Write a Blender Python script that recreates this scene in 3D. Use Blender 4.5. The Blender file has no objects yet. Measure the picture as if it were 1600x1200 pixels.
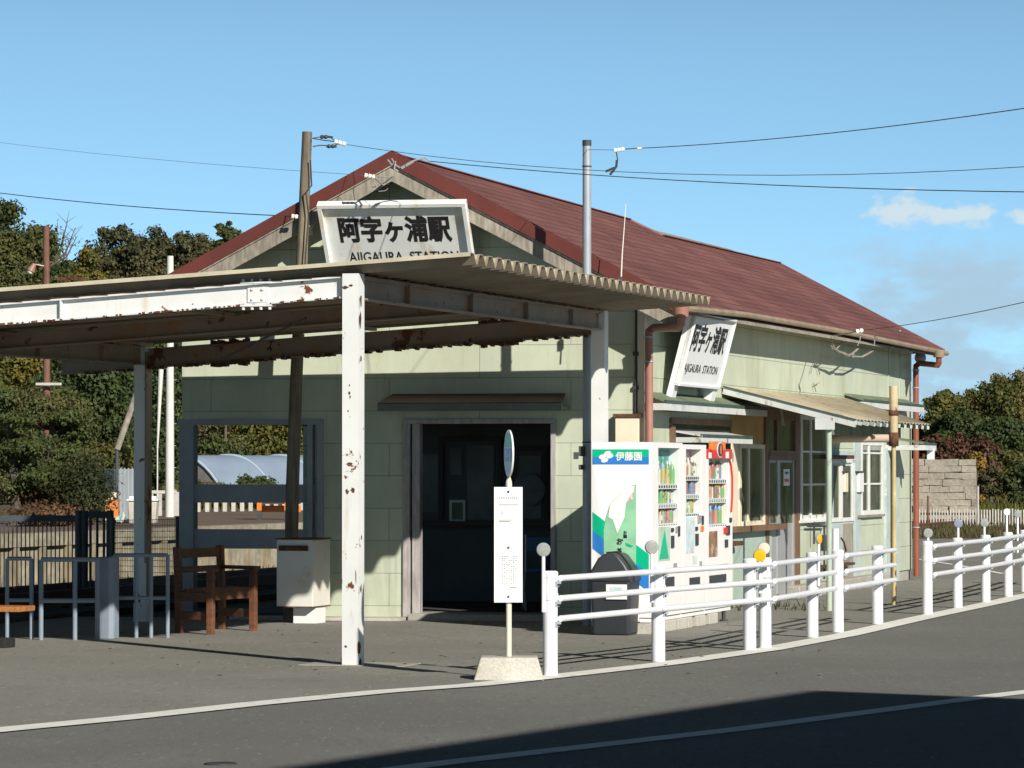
import bpy, bmesh, math, random
import numpy as np
from mathutils import Vector, Matrix, Euler
random.seed(7)
V = Vector
scene = bpy.context.scene
COL = scene.collection
RAD = math.radians

# ------------------------------------------------------------------ camera model
FPX, EYE = 6000.0, 1.55
PITCH = math.atan(135.0 / FPX)
CAM = V((0, 0, EYE))
_c, _s = math.cos(PITCH), math.sin(PITCH)

def ray(px, py):
    a = (px - 800) / FPX; b = (600 - py) / FPX
    d = V((a, _c - b * _s, _s + b * _c))
    return d / d.y
def at(px, py, y):
    return CAM + ray(px, py) * y
def gnd(px, py, z=0.0):
    d = ray(px, py)
    return CAM + d * ((z - EYE) / d.z)
def onpl(px, py, p0, n):
    d = ray(px, py)
    return CAM + d * (n.dot(p0 - CAM) / n.dot(d))

def proj(p):
    q = p - CAM; f = q.y * _c + q.z * _s; return 800 + FPX * q.x / f, 600 - FPX * (-q.y * _s + q.z * _c) / f
TH, PHI = RAD(15.9), RAD(12)
Z = V((0, 0, 1))
S = V((math.sin(TH), math.cos(TH), 0))          # along the side wall, away
NS = V((math.cos(TH), -math.sin(TH), 0))        # out of the side wall, to the road
WL = V((-math.cos(PHI), math.sin(PHI), 0))      # along the front wall, to the left
NF = V((-math.sin(PHI), -math.cos(PHI), 0))     # out of the front wall
CL = -NS                                        # along the canopy front, to the left
K0 = gnd(1005, 971)

def fpt(u, z, o=0.0): return K0 + WL * u + NF * o + Z * z
def spt(t, z, o=0.0): return K0 + S * t + NS * o + Z * z
def fuv(px, py, o=0.0):
    p = onpl(px, py, K0 + NF * o, NF); return ((p - K0).dot(WL), p.z)
def stv(px, py, o=0.0):
    p = onpl(px, py, K0 + NS * o, NS); return ((p - K0).dot(S), p.z)

# ------------------------------------------------------------------ materials
def _n(nt, t, **kw):
    n = nt.nodes.new(t)
    for k, v in kw.items(): setattr(n, k, v)
    return n
def c4(c, k=1.0): return (min(1, c[0] * k), min(1, c[1] * k), min(1, c[2] * k), 1)

def mat(name, col, rough=0.75, var=(3.0, 0.15), bump=None, spots=(), metal=0.0, spec=0.4, coord='Object', fine=None, trans=0.0):
    m = bpy.data.materials.new(name); m.use_nodes = True
    nt = m.node_tree; L = nt.links
    bs = nt.nodes['Principled BSDF']
    bs.inputs['Roughness'].default_value = rough
    bs.inputs['Metallic'].default_value = metal
    bs.inputs['Specular IOR Level'].default_value = spec
    tc = _n(nt, 'ShaderNodeTexCoord')
    src = tc.outputs[coord]
    def noise(scale, detail=5, stretch=(1, 1, 1), rgh=0.6, off=0.0):
        mp = _n(nt, 'ShaderNodeMapping'); mp.inputs['Scale'].default_value = stretch
        mp.inputs['Location'].default_value = (off, off * 1.7, off * .6)
        L.new(src, mp.inputs['Vector'])
        nz = _n(nt, 'ShaderNodeTexNoise'); nz.inputs['Scale'].default_value = scale
        nz.inputs['Detail'].default_value = detail; nz.inputs['Roughness'].default_value = rgh
        L.new(mp.outputs[0], nz.inputs['Vector']); return nz.outputs['Fac']
    def mix(fac, a, b):
        mx = _n(nt, 'ShaderNodeMix', data_type='RGBA')
        if isinstance(fac, float): mx.inputs[0].default_value = fac
        else: L.new(fac, mx.inputs[0])
        for k, x in ((6, a), (7, b)):
            if isinstance(x, tuple): mx.inputs[k].default_value = x
            else: L.new(x, mx.inputs[k])
        return mx.outputs[2]
    def ramp(fac, lo, hi):
        mr = _n(nt, 'ShaderNodeMapRange', interpolation_type='SMOOTHSTEP')
        mr.inputs[1].default_value = lo; mr.inputs[2].default_value = hi
        L.new(fac, mr.inputs[0]); return mr.outputs[0]
    out = c4(col)
    if var:
        out = mix(ramp(noise(var[0]), 0.3, 0.7), c4(col, 1 - var[1]), c4(col, 1 + var[1]))
    if fine:
        out = mix(ramp(noise(fine[0], 2, fine[2] if len(fine) > 2 else (1, 1, 1)), 0.35, 0.65), out, mix(float(fine[1]), out, (0.02, 0.018, 0.015, 1)))
    for i, sp in enumerate(spots):   # (colour, scale, lo, hi, stretch)
        st = sp[4] if len(sp) > 4 else (1, 1, 1)
        out = mix(ramp(noise(sp[1], 6, st, 0.65, 3.3 * i + 1.1), sp[2], sp[3]), out, c4(sp[0]))
    if isinstance(out, tuple): bs.inputs['Base Color'].default_value = out
    else: L.new(out, bs.inputs['Base Color'])
    if bump:
        b = _n(nt, 'ShaderNodeBump'); b.inputs['Strength'].default_value = bump[1]; b.inputs['Distance'].default_value = bump[2] if len(bump) > 2 else 0.02
        L.new(noise(bump[0], 4, bump[3] if len(bump) > 3 else (1, 1, 1)), b.inputs['Height']); L.new(b.outputs[0], bs.inputs['Normal'])
    if trans:
        bs.inputs['Subsurface Weight'].default_value = 0
        tr = _n(nt, 'ShaderNodeBsdfTranslucent'); mxs = _n(nt, 'ShaderNodeMixShader'); mxs.inputs[0].default_value = trans
        if isinstance(out, tuple): tr.inputs[0].default_value = out
        else: L.new(out, tr.inputs[0])
        L.new(bs.outputs[0], mxs.inputs[1]); L.new(tr.outputs[0], mxs.inputs[2])
        L.new(mxs.outputs[0], nt.nodes['Material Output'].inputs['Surface'])
    return m

def siding_mat():
    m = mat('pale_green_siding', (.487, .537, .422), .6, (1.3, .08), spec=.3, coord='UV',
            spots=[((.40, .425, .30), 1.1, .50, .74, (2.2, .5, 1)), ((.40, .31, .20), 1.6, .60, .76, (5, .22, 1)), ((.40, .45, .36), 3.0, .56, .72, (7, .25, 1)),
                   ((.55, .57, .50), 5, .6, .9, (1, .3, 1))])
    nt = m.node_tree; L = nt.links; bs = nt.nodes['Principled BSDF']
    prev = bs.inputs['Base Color'].links[0].from_socket
    tc = _n(nt, 'ShaderNodeTexCoord'); mp = _n(nt, 'ShaderNodeMapping')
    mp.inputs['Location'].default_value = (0.21, -0.141, 0); L.new(tc.outputs['UV'], mp.inputs[0])
    br = _n(nt, 'ShaderNodeTexBrick'); L.new(mp.outputs[0], br.inputs['Vector'])
    br.inputs['Scale'].default_value = 1; br.inputs['Brick Width'].default_value = 1.93; br.inputs['Row Height'].default_value = .3385
    br.inputs['Mortar Size'].default_value = .003; br.inputs['Mortar Smooth'].default_value = .2; br.inputs['Bias'].default_value = 0
    br.inputs['Color1'].default_value = (.965, .965, .97, 1); br.inputs['Color2'].default_value = (1, 1, 1, 1); br.inputs['Mortar'].default_value = (.45, .45, .42, 1)
    mx = _n(nt, 'ShaderNodeMix', data_type='RGBA', blend_type='MULTIPLY'); mx.inputs[0].default_value = 1
    L.new(prev, mx.inputs[6]); L.new(br.outputs['Color'], mx.inputs[7])
    L.new(mx.outputs[2], bs.inputs['Base Color'])
    b = _n(nt, 'ShaderNodeBump'); b.inputs['Strength'].default_value = .6; b.inputs['Distance'].default_value = .012; b.invert = True
    L.new(br.outputs['Fac'], b.inputs['Height']); L.new(b.outputs[0], bs.inputs['Normal'])
    return m

def roof_mat():
    m = mat('faded_red_roof_tiles', (.235, .102, .094), .65, (.5, .18), spec=.3, coord='UV',
            spots=[((.255, .125, .115), 1.2, .48, .8, (1, .7, 1)), ((.15, .064, .058), .9, .55, .8, (.7, 1.4, 1)), ((.17, .10, .075), 5, .62, .78, (.5, 2, 1))])
    nt = m.node_tree; L = nt.links; bs = nt.nodes['Principled BSDF']
    prev = bs.inputs['Base Color'].links[0].from_socket
    tc = _n(nt, 'ShaderNodeTexCoord')
    br = _n(nt, 'ShaderNodeTexBrick'); L.new(tc.outputs['UV'], br.inputs['Vector'])
    br.inputs['Scale'].default_value = 1; br.inputs['Brick Width'].default_value = .9; br.inputs['Row Height'].default_value = .17
    br.inputs['Mortar Size'].default_value = .012; br.inputs['Mortar Smooth'].default_value = .6
    br.inputs['Color1'].default_value = (.78, .78, .8, 1); br.inputs['Color2'].default_value = (1, 1, 1, 1); br.inputs['Mortar'].default_value = (.32, .3, .3, 1)
    mx = _n(nt, 'ShaderNodeMix', data_type='RGBA', blend_type='MULTIPLY'); mx.inputs[0].default_value = 1
    L.new(prev, mx.inputs[6]); L.new(br.outputs['Color'], mx.inputs[7]); L.new(mx.outputs[2], bs.inputs['Base Color'])
    sep = _n(nt, 'ShaderNodeSeparateXYZ'); L.new(tc.outputs['UV'], sep.inputs[0])
    dv = _n(nt, 'ShaderNodeMath', operation='DIVIDE'); dv.inputs[1].default_value = .17; L.new(sep.outputs[1], dv.inputs[0])
    fr = _n(nt, 'ShaderNodeMath', operation='FRACT'); L.new(dv.outputs[0], fr.inputs[0])
    b = _n(nt, 'ShaderNodeBump'); b.inputs['Strength'].default_value = 1; b.inputs['Distance'].default_value = .025
    L.new(fr.outputs[0], b.inputs['Height']); L.new(b.outputs[0], bs.inputs['Normal'])
    return m

RUST, RUSTD = (.16, .055, .022), (.06, .022, .012)
M = {}
M['siding'] = siding_mat()
M['roof'] = roof_mat()
M['hood_dark'] = mat('shaded_green_fascia', (.14, .165, .15), .7, (3, .15))  # door hood fascia, canopy shade put into a darker colour
M['dark_red'] = mat('dull_dark_red_sheet', (.055, .022, .018), .6, (2, .2))
M['roof_cap'] = mat('dull_red_ridge', (.21, .09, .082), .6, (2, .2))
M['red_trim'] = mat('red_flashing', (.125, .031, .025), .5, (2, .15), spots=[((.13, .03, .025), 3, .6, .8)])
M['old_wood'] = mat('weathered_grey_wood', (.33, .30, .25), .85, (2, .2), fine=(30, .35, (1, 1, .2)), spots=[((.16, .13, .1), 4, .62, .8)])
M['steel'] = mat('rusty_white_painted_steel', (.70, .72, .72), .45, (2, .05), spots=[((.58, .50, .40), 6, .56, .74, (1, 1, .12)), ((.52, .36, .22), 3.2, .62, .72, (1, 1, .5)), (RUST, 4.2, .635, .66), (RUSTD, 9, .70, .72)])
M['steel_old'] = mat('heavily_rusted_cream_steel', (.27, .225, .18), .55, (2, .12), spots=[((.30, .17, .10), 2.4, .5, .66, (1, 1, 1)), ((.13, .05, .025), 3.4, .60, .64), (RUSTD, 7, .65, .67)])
M['rust'] = mat('flaking_rust', (.10, .045, .025), .9, (14, .4), bump=(30, .6, .02), spots=[((.24, .12, .065), 9, .58, .7), ((.5, .42, .36), 12, .68, .72)])
M['awning_sheet'] = mat('sunlit_beige_awning_sheet', (.46, .41, .31), .8, (2, .15), spots=[((.3, .25, .17), 4, .55, .75)])  # awning sheet made paler, its sunlit top painted into the colour
M['canopy_end'] = mat('sunlit_sheet_edge', (.50, .46, .35), .8, (3, .15), spots=[((.3, .25, .16), 6, .6, .75)])  # lighter copy of the canopy sheet, sunlight on the edges put into the colour
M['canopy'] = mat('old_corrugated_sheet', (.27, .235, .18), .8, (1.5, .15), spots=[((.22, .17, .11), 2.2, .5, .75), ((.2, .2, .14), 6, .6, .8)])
M['concrete'] = mat('grey_concrete', (.40, .385, .35), .9, (3, .12), bump=(40, .3, .01), fine=(60, .25))
M['concrete_pale'] = mat('pale_concrete', (.52, .50, .45), .9, (3, .12), bump=(40, .3, .01), fine=(60, .2), spots=[((.32, .29, .24), 4, .58, .75)])
M['white'] = mat('white_paint', (.78, .79, .80), .35, (2, .03), spots=[((.62, .60, .55), 5, .66, .78)])
M['white_rail'] = mat('white_gloss_rail_paint', (.76, .78, .82), .3, (4, .03), spots=[((.50, .47, .43), 7, .62, .74), ((.36, .22, .12), 11, .705, .74)])
M['sign_white'] = mat('weathered_white_signboard', (.80, .83, .82), .55, (2.5, .06), spots=[((.66, .56, .42), 2.4, .52, .74, (2, 2, .5)), ((.42, .24, .12), 6, .70, .76)])
M['sign_clean'] = mat('clean_white_signboard', (.74, .77, .79), .5, (2.5, .03), spots=[((.6, .6, .55), 5, .64, .8)])
M['black'] = mat('black_lettering', (.018, .017, .02), .6, (6, .3))
M['grey_text'] = mat('grey_print', (.16, .16, .18), .7, None)
M['trim_blue'] = mat('pale_blue_grey_trim', (.42, .50, .50), .65, (4, .1), spots=[((.30, .27, .22), 6, .60, .72), ((.66, .67, .63), 8, .60, .7)])
M['trim_white'] = mat('white_window_paint', (.68, .70, .68), .55, (4, .06), spots=[((.42, .38, .32), 10, .64, .74)])
M['grey_frame'] = mat('blue_grey_frame_paint', (.28, .31, .34), .6, (3, .1), spots=[((.2, .19, .18), 6, .6, .75)])
M['door_wood'] = mat('bleached_door_post', (.40, .38, .38), .75, (3, .1), fine=(28, .25, (1, 1, .15)))
M['brown_wood'] = mat('brown_window_wood', (.20, .115, .065), .6, (4, .15), fine=(30, .3, (1, 1, .15)))
M['dark_wood'] = mat('dark_brown_plank', (.085, .045, .03), .7, (3, .2))
M['bench'] = mat('reddish_bench_wood', (.165, .068, .033), .6, (3, .2), fine=(25, .35, (.3, .3, 1)))
M['orange_wood'] = mat('orange_bench_wood', (.45, .17, .05), .6, (3, .15), fine=(25, .3))
M['glass'] = mat('dark_window_glass', (.035, .045, .04), .06, (2, .3), spec=.7)
M['glass_pale'] = mat('curtained_window_glass', (.13, .15, .12), .08, (3, .25), spec=.7, spots=[((.05, .07, .05), 3, .5, .6, (1, 1, .3))])
M['alu'] = mat('grey_aluminium', (.40, .41, .42), .4, (3, .05), metal=.3)
M['green_edge'] = mat('dark_green_flashing', (.05, .085, .07), .5, (3, .2))
M['hood_top'] = mat('mossy_green_hood', (.16, .20, .13), .8, (3, .25), spots=[((.25, .22, .16), 4, .58, .7)])
M['peel'] = mat('peeling_white_fascia', (.55, .58, .58), .7, (5, .08), spots=[((.27, .21, .16), 5, .57, .66, (1, 1, .6)), ((.40, .48, .48), 7, .6, .7)])
M['yellow_wall'] = mat('ochre_panel', (.48, .33, .12), .7, (3, .12))
M['mint'] = mat('mint_green_panel', (.36, .46, .40), .6, (3, .06))
M['cream'] = mat('cream_panel', (.70, .64, .50), .55, (3, .06))
M['copper'] = mat('pinkish_brown_pipe', (.33, .16, .125), .45, (3, .1), spots=[((.2, .07, .045), 6, .6, .75)])
M['redpipe'] = mat('red_brown_pipe', (.24, .075, .045), .45, (3, .1))
M['beige'] = mat('dull_beige_gutter', (.30, .235, .165), .6, (3, .15), spots=[((.16, .10, .06), 4, .6, .75)])
M['pinkpipe'] = mat('beige_pink_stovepipe', (.62, .50, .41), .5, (3, .06), spots=[((.4, .22, .12), 6, .66, .75)])
M['flue'] = mat('peeling_cream_flue', (.55, .43, .27), .6, (4, .15), spots=[((.36, .2, .1), 4, .5, .68, (1, 1, .5)), (RUST, 6, .60, .66), ((.65, .6, .5), 8, .6, .66)])
M['yellowrust'] = mat('yellow_rusting_pipe', (.46, .37, .18), .6, (4, .12), spots=[(RUST, 5, .6, .68, (1, 1, .5)), ((.6, .55, .4), 7, .6, .7)])
M['palegreen'] = mat('pale_green_pipe_paint', (.38, .45, .38), .55, (4, .1), spots=[(RUST, 8, .68, .74)])
M['galv'] = mat('galvanised_pole', (.36, .40, .44), .45, (3, .06), metal=.2, spots=[((.25, .26, .27), 6, .6, .8)])
M['pole_wood'] = mat('old_wooden_pole', (.22, .185, .135), .9, (3, .2), fine=(22, .45, (1, 1, .07)), bump=(25, .5, .02, (1, 1, .1)))
M['pole_conc'] = mat('pale_concrete_pole', (.60, .60, .58), .8, (3, .06))
M['redpole'] = mat('reddish_wooden_pole', (.19, .09, .065), .8, (3, .15), fine=(20, .3, (1, 1, .1)))
M['wire'] = mat('black_cable', (.05, .055, .06), .5, None)
M['wire_pale'] = mat('grey_cable', (.3, .32, .33), .5, None)
M['porcelain'] = mat('white_porcelain', (.82, .80, .72), .25, None)
M['dark_metal'] = mat('dark_metal', (.05, .052, .055), .5, (5, .2))
M['iron'] = mat('dark_blue_iron_paint', (.05, .062, .075), .55, (4, .15))
M['pipe_blue'] = mat('blue_white_post_paint', (.22, .27, .33), .5, (4, .08), spots=[((.25, .2, .16), 8, .66, .74)])
M['mesh'] = mat('brown_wire_mesh', (.16, .12, .08), .7, None)
M['box_white'] = mat('rust_stained_white_box', (.68, .68, .63), .5, (3, .04), spots=[((.55, .42, .26), 3, .60, .75, (1, 1, .7)), (RUST, 8, .70, .74)])
M['bin'] = mat('charcoal_plastic', (.030, .033, .038), .5, (3, .1))
M['bin_lid'] = mat('dark_grey_plastic_lid', (.042, .046, .052), .4, (3, .08))
M['rubber'] = mat('black_rubber', (.02, .02, .02), .8, None)
M['vm_white'] = mat('white_enamel', (.87, .87, .87), .25, (2, .02))
M['vm_inside'] = mat('pale_display_lining', (.66, .70, .67), .5, (4, .1))
M['vm_glass'] = None
M['vm_green'] = mat('green_print', (.0, .46, .25), .35, None)
M['vm_blue'] = mat('blue_print', (.03, .21, .62), .35, None)
M['vm_pale'] = mat('soft_green_print', (.28, .58, .37), .35, (5, .12))
M['vm_white_print'] = mat('white_print', (.84, .84, .84), .35, None)
M['vm_red'] = mat('red_print', (.62, .03, .02), .35, None)
M['vm_orange'] = mat('orange_print', (.75, .20, .03), .35, None)
M['vm_dark'] = mat('dark_panel', (.03, .03, .035), .35, None)
M['amber'] = mat('amber_reflector', (.85, .42, .0), .25, None)
M['clear_refl'] = mat('clear_reflector', (.30, .315, .30), .2, (30, .12))
M['blue_refl'] = mat('bluish_reflector', (.22, .26, .36), .2, (30, .12))
M['foil'] = mat('cream_pole_paint', (.72, .66, .53), .5, (3, .05))
M['sheet_grey'] = mat('grey_steel_sheet', (.30, .34, .37), .5, (2, .06))
M['tarp_orange'] = mat('orange_plastic', (.58, .20, .05), .5, None)
M['vinyl'] = mat('blue_grey_vinyl', (.19, .25, .34), .5, (.5, .12), spec=.6)
M['vinyl_hoop'] = mat('pale_vinyl_hoop', (.24, .31, .41), .5, None)
M['vinyl_net'] = mat('dark_vinyl_net', (.10, .10, .10), .6, (2, .25))
M['platform_wall'] = mat('stained_platform_concrete', (.35, .325, .25), .9, (1.5, .22), fine=(8, .3), bump=(14, .4, .03), spots=[((.22, .19, .12), 2, .55, .75, (2, 2, .4))])
M['sleeper'] = mat('weathered_sleeper', (.30, .26, .18), .9, (3, .2), fine=(12, .3, (1, 1, .2)))
M['gravel_top'] = mat('brown_platform_gravel', (.17, .125, .095), .95, (1.2, .15), fine=(20, .3), bump=(30, .6, .03))
M['ballast'] = mat('dark_ballast', (.075, .07, .065), .95, (5, .3), fine=(14, .4), bump=(16, 1, .05))
M['rail'] = mat('rusty_rail', (.13, .055, .04), .6, (4, .15))
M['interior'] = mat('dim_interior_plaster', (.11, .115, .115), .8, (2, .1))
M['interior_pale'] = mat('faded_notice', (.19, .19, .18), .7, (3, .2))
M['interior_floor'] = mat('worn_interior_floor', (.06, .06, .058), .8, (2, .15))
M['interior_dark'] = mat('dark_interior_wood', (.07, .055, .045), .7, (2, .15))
M['block'] = mat('stacked_concrete_blocks', (.34, .31, .26), .9, (1.2, .14), fine=(12, .25), bump=(20, .4, .03), spots=[((.22, .20, .16), 2, .55, .75)])
M['picket'] = mat('white_pickets', (.46, .45, .43), .7, (4, .12))
M['line'] = mat('worn_white_road_paint', (.82, .82, .79), .7, (4, .06), spots=[((.35, .345, .33), 5, .63, .70), ((.45, .45, .43), 30, .62, .72)])
def asphalt(name, col, spots=()):
    return mat(name, col, .92, (.35, .09), bump=(120, .5, .006), fine=(70, .28), spec=.2,
               spots=list(spots) + [((col[0] * .72, col[1] * .72, col[2] * .72), 20, .54, .68, (1, .2, 1)), ((col[0] * 1.28, col[1] * 1.26, col[2] * 1.22), 24, .58, .70, (1, .2, 1)), ((col[0] * .84, col[1] * .84, col[2] * .85), 2.4, .56, .70)] + [((min(1, col[0] * 1.7), min(1, col[1] * 1.65), min(1, col[2] * 1.55)), 13, .67, .73)])
M['road'] = asphalt('grey_road_asphalt', (.200, .206, .196), [((.165, .168, .160), .55, .5, .75, (1, .35, 1))])
M['fore'] = asphalt('brownish_forecourt_asphalt', (.268, .266, .244), [((.295, .275, .235), .5, .52, .72), ((.20, .19, .17), .9, .58, .75)])
M['soil'] = mat('dry_grass_soil', (.13, .105, .055), .95, (.4, .3), fine=(6, .4), bump=(10, .8, .06), spots=[((.07, .09, .03), .8, .5, .7)])
def leafmat(name, cols, tr=.25, rough=.6):
    a, b, c = cols
    return mat(name, a, rough, (1.0, .25), spots=[(b, .55, .45, .62), (c, 1.3, .60, .72), ((a[0] * .5, a[1] * .5, a[2] * .5), 2.5, .6, .7)], spec=.25, trans=tr)
M['leaf_dark'] = leafmat('dark_green_leaves', ((.052, .078, .027), (.075, .098, .034), (.11, .115, .04)))
M['leaf_mix'] = leafmat('olive_autumn_leaves', ((.105, .115, .034), (.15, .12, .036), (.19, .15, .042)))
M['leaf_olive'] = leafmat('olive_green_leaves', ((.072, .092, .030), (.105, .100, .034), (.13, .115, .038)))
M['leaf_brown'] = leafmat('brownish_autumn_leaves', ((.085, .088, .040), (.11, .090, .042), (.075, .095, .038)))
M['leaf_yellow'] = leafmat('yellow_green_leaves', ((.105, .115, .030), (.17, .135, .030), (.075, .10, .03)))
M['leaf_red'] = leafmat('russet_leaves', ((.115, .055, .035), (.085, .050, .030), (.14, .085, .035)))
M['leaf_gold'] = leafmat('golden_leaves', ((.30, .19, .03), (.22, .16, .04), (.36, .22, .03)))
M['needle'] = leafmat('pine_needles', ((.075, .100, .032), (.12, .115, .045), (.13, .11, .04)))
M['needle_brown'] = leafmat('dry_brown_needles', ((.13, .070, .035), (.10, .06, .03), (.17, .09, .04)), .1)
M['hedge'] = leafmat('clipped_hedge_leaves', ((.038, .052, .020), (.060, .060, .024), (.05, .07, .02)))
M['bark'] = mat('grey_brown_bark', (.11, .09, .07), .9, (4, .3), bump=(20, .8, .03))

def glass_clear(name):
    m = bpy.data.materials.new(name); m.use_nodes = True; nt = m.node_tree
    for n in list(nt.nodes): nt.nodes.remove(n)
    o = _n(nt, 'ShaderNodeOutputMaterial'); mx = _n(nt, 'ShaderNodeMixShader'); tb = _n(nt, 'ShaderNodeBsdfTransparent'); gb = _n(nt, 'ShaderNodeBsdfGlossy')
    gb.inputs['Roughness'].default_value = .03; mx.inputs[0].default_value = .07
    tb.inputs[0].default_value = (.9, .93, .92, 1)
    nt.links.new(tb.outputs[0], mx.inputs[1]); nt.links.new(gb.outputs[0], mx.inputs[2]); nt.links.new(mx.outputs[0], o.inputs[0])
    return m
M['vm_glass'] = glass_clear('display_window_glass')

# ------------------------------------------------------------------ mesh builder
ROOTM = {}
def root_matrix(o):
    while o.parent is not None: o = o.parent
    return ROOTM.get(o.name, Matrix.Identity(4))

class MB:
    def __init__(s): s.v = []; s.f = []
    def add(s, vs, fs):
        b = len(s.v); s.v += [tuple(x) for x in vs]; s.f += [tuple(i + b for i in f) for f in fs]; return s
    def obox(s, c, x, y, z):
        c, x, y, z = V(c), V(x), V(y), V(z)
        vs = [c + x * i + y * j + z * k for k in (-1, 1) for j in (-1, 1) for i in (-1, 1)]
        return s.add(vs, [(0, 1, 3, 2), (4, 6, 7, 5), (0, 4, 5, 1), (2, 3, 7, 6), (0, 2, 6, 4), (1, 5, 7, 3)])
    def box(s, lo, hi):
        lo, hi = V(lo), V(hi); c = (lo + hi) / 2; h = (hi - lo) / 2
        return s.obox(c, (h.x, 0, 0), (0, h.y, 0), (0, 0, h.z))
    def span(s, o, ax, ay, az, a, b, c):     # box over ranges a,b,c along axes ax,ay,az from o
        ax, ay, az = V(ax), V(ay), V(az)
        ce = V(o) + ax * (a[0] + a[1]) / 2 + ay * (b[0] + b[1]) / 2 + az * (c[0] + c[1]) / 2
        return s.obox(ce, ax * (a[1] - a[0]) / 2, ay * (b[1] - b[0]) / 2, az * (c[1] - c[0]) / 2)
    def beam(s, p, q, w, h, up=Z):
        p, q = V(p), V(q); d = q - p; x = d.cross(V(up)).normalized(); u = x.cross(d).normalized()
        return s.obox((p + q) / 2, d / 2, x * w / 2, u * h / 2)
    def cyl(s, p, q, r, r2=None, seg=14):
        p, q = V(p), V(q); r2 = r if r2 is None else r2; d = (q - p).normalized()
        x = d.orthogonal().normalized(); y = d.cross(x)
        vs = []; 
        for P, R in ((p, r), (q, r2)):
            vs += [P + (x * math.cos(2 * math.pi * i / seg) + y * math.sin(2 * math.pi * i / seg)) * R for i in range(seg)]
        fs = [(i, (i + 1) % seg, seg + (i + 1) % seg, seg + i) for i in range(seg)]
        fs += [tuple(range(seg))[::-1], tuple(range(seg, 2 * seg))]
        return s.add(vs, fs)
    def tube(s, pts, r, seg=8):
        pts = [V(p) for p in pts]; n = len(pts); vs = []; x = None
        for i, p in enumerate(pts):
            d = (pts[min(i + 1, n - 1)] - pts[max(i - 1, 0)]).normalized()
            if x is None: x = d.orthogonal().normalized()
            x = (x - d * x.dot(d)).normalized(); y = d.cross(x)
            R = r[i] if isinstance(r, (list, tuple)) else r
            vs += [p + (x * math.cos(2 * math.pi * k / seg) + y * math.sin(2 * math.pi * k / seg)) * R for k in range(seg)]
        fs = []
        for i in range(n - 1):
            for k in range(seg):
                a = i * seg + k; b = i * seg + (k + 1) % seg
                fs.append((a, b, b + seg, a + seg))
        fs += [tuple(range(seg))[::-1], tuple(range((n - 1) * seg, n * seg))]
        return s.add(vs, fs)
    def prism(s, poly, vec):
        poly = [V(p) for p in poly]; vec = V(vec); n = len(poly)
        fs = [tuple(range(n))[::-1], tuple(range(n, 2 * n))] + [(i, (i + 1) % n, n + (i + 1) % n, n + i) for i in range(n)]
        return s.add(poly + [p + vec for p in poly], fs)
    def poly(s, pts): return s.add(pts, [tuple(range(len(pts)))])
    def lathe(s, c, prof, seg=20, ax=None):
        c = V(c); vs = []; n = len(prof)
        X, Y, ZZ = (V((1, 0, 0)), V((0, 1, 0)), Z) if ax is None else ax
        for r, z in prof:
            vs += [c + ZZ * z + (X * math.cos(2 * math.pi * i / seg) + Y * math.sin(2 * math.pi * i / seg)) * r for i in range(seg)]
        fs = [(j * seg + i, j * seg + (i + 1) % seg, (j + 1) * seg + (i + 1) % seg, (j + 1) * seg + i) for j in range(n - 1) for i in range(seg)]
        fs += [tuple(range(seg))[::-1], tuple(range((n - 1) * seg, n * seg))]
        return s.add(vs, fs)
    def ball(s, c, r, seg=14, sq=(1, 1, 1)):
        prof = [(max(1e-4, math.sin(math.pi * i / 8)) * r * sq[0], -math.cos(math.pi * i / 8) * r * sq[2]) for i in range(9)]
        return s.lathe(c, prof, seg)
    def build(s, name, m, parent=None, smooth=False, bevel=0.0, uv=None, origin=None, seg=2):
        me = bpy.data.meshes.new(name); me.from_pydata(s.v, [], s.f); me.update()
        if len(s.f) < 60000:
            bm = bmesh.new(); bm.from_mesh(me); bmesh.ops.recalc_face_normals(bm, faces=bm.faces); bm.to_mesh(me); bm.free()
        if uv:
            l = me.uv_layers.new(name='UVMap'); co = [v.co for v in me.vertices]
            for lp in me.loops: l.data[lp.index].uv = uv(co[lp.vertex_index])
        if parent is not None: me.transform(root_matrix(parent).inverted())
        elif origin is not None: me.transform(Matrix.Translation(-V(origin)))
        if m: me.materials.append(m)
        if smooth:
            for p in me.polygons: p.use_smooth = True
            try: me.set_sharp_from_angle(angle=RAD(38))
            except Exception: pass
        o = bpy.data.objects.new(name, me); COL.objects.link(o)
        if parent is not None: o.parent = parent
        elif origin is not None: o.location = origin; ROOTM[o.name] = Matrix.Translation(V(origin))
        if bevel:
            b = o.modifiers.new('bevel', 'BEVEL'); b.width = bevel; b.segments = seg; b.limit_method = 'ANGLE'; b.angle_limit = RAD(40)
        return o

def tag(o, label=None, cat=None, group=None, kind=None):
    for k, x in (('label', label), ('category', cat), ('group', group), ('kind', kind)):
        if x: o[k] = x
    return o
def thing(name, label, cat, loc=(0, 0, 0), rz=0.0, group=None):
    o = bpy.data.objects.new(name, None); COL.objects.link(o); o.empty_display_size = .2
    o.location = loc; o.rotation_euler = (0, 0, rz)
    ROOTM[o.name] = Matrix.Translation(V(loc)) @ Matrix.Rotation(rz, 4, 'Z')
    return tag(o, label, cat, group)
def copy_tree(o, parent=None):
    c = o.copy(); COL.objects.link(c)
    if parent is not None: c.parent = parent
    for ch in [x for x in scene.objects if x.parent == o]: copy_tree(ch, c)
    return c
def structure(o): o['kind'] = 'structure'; return o

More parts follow.
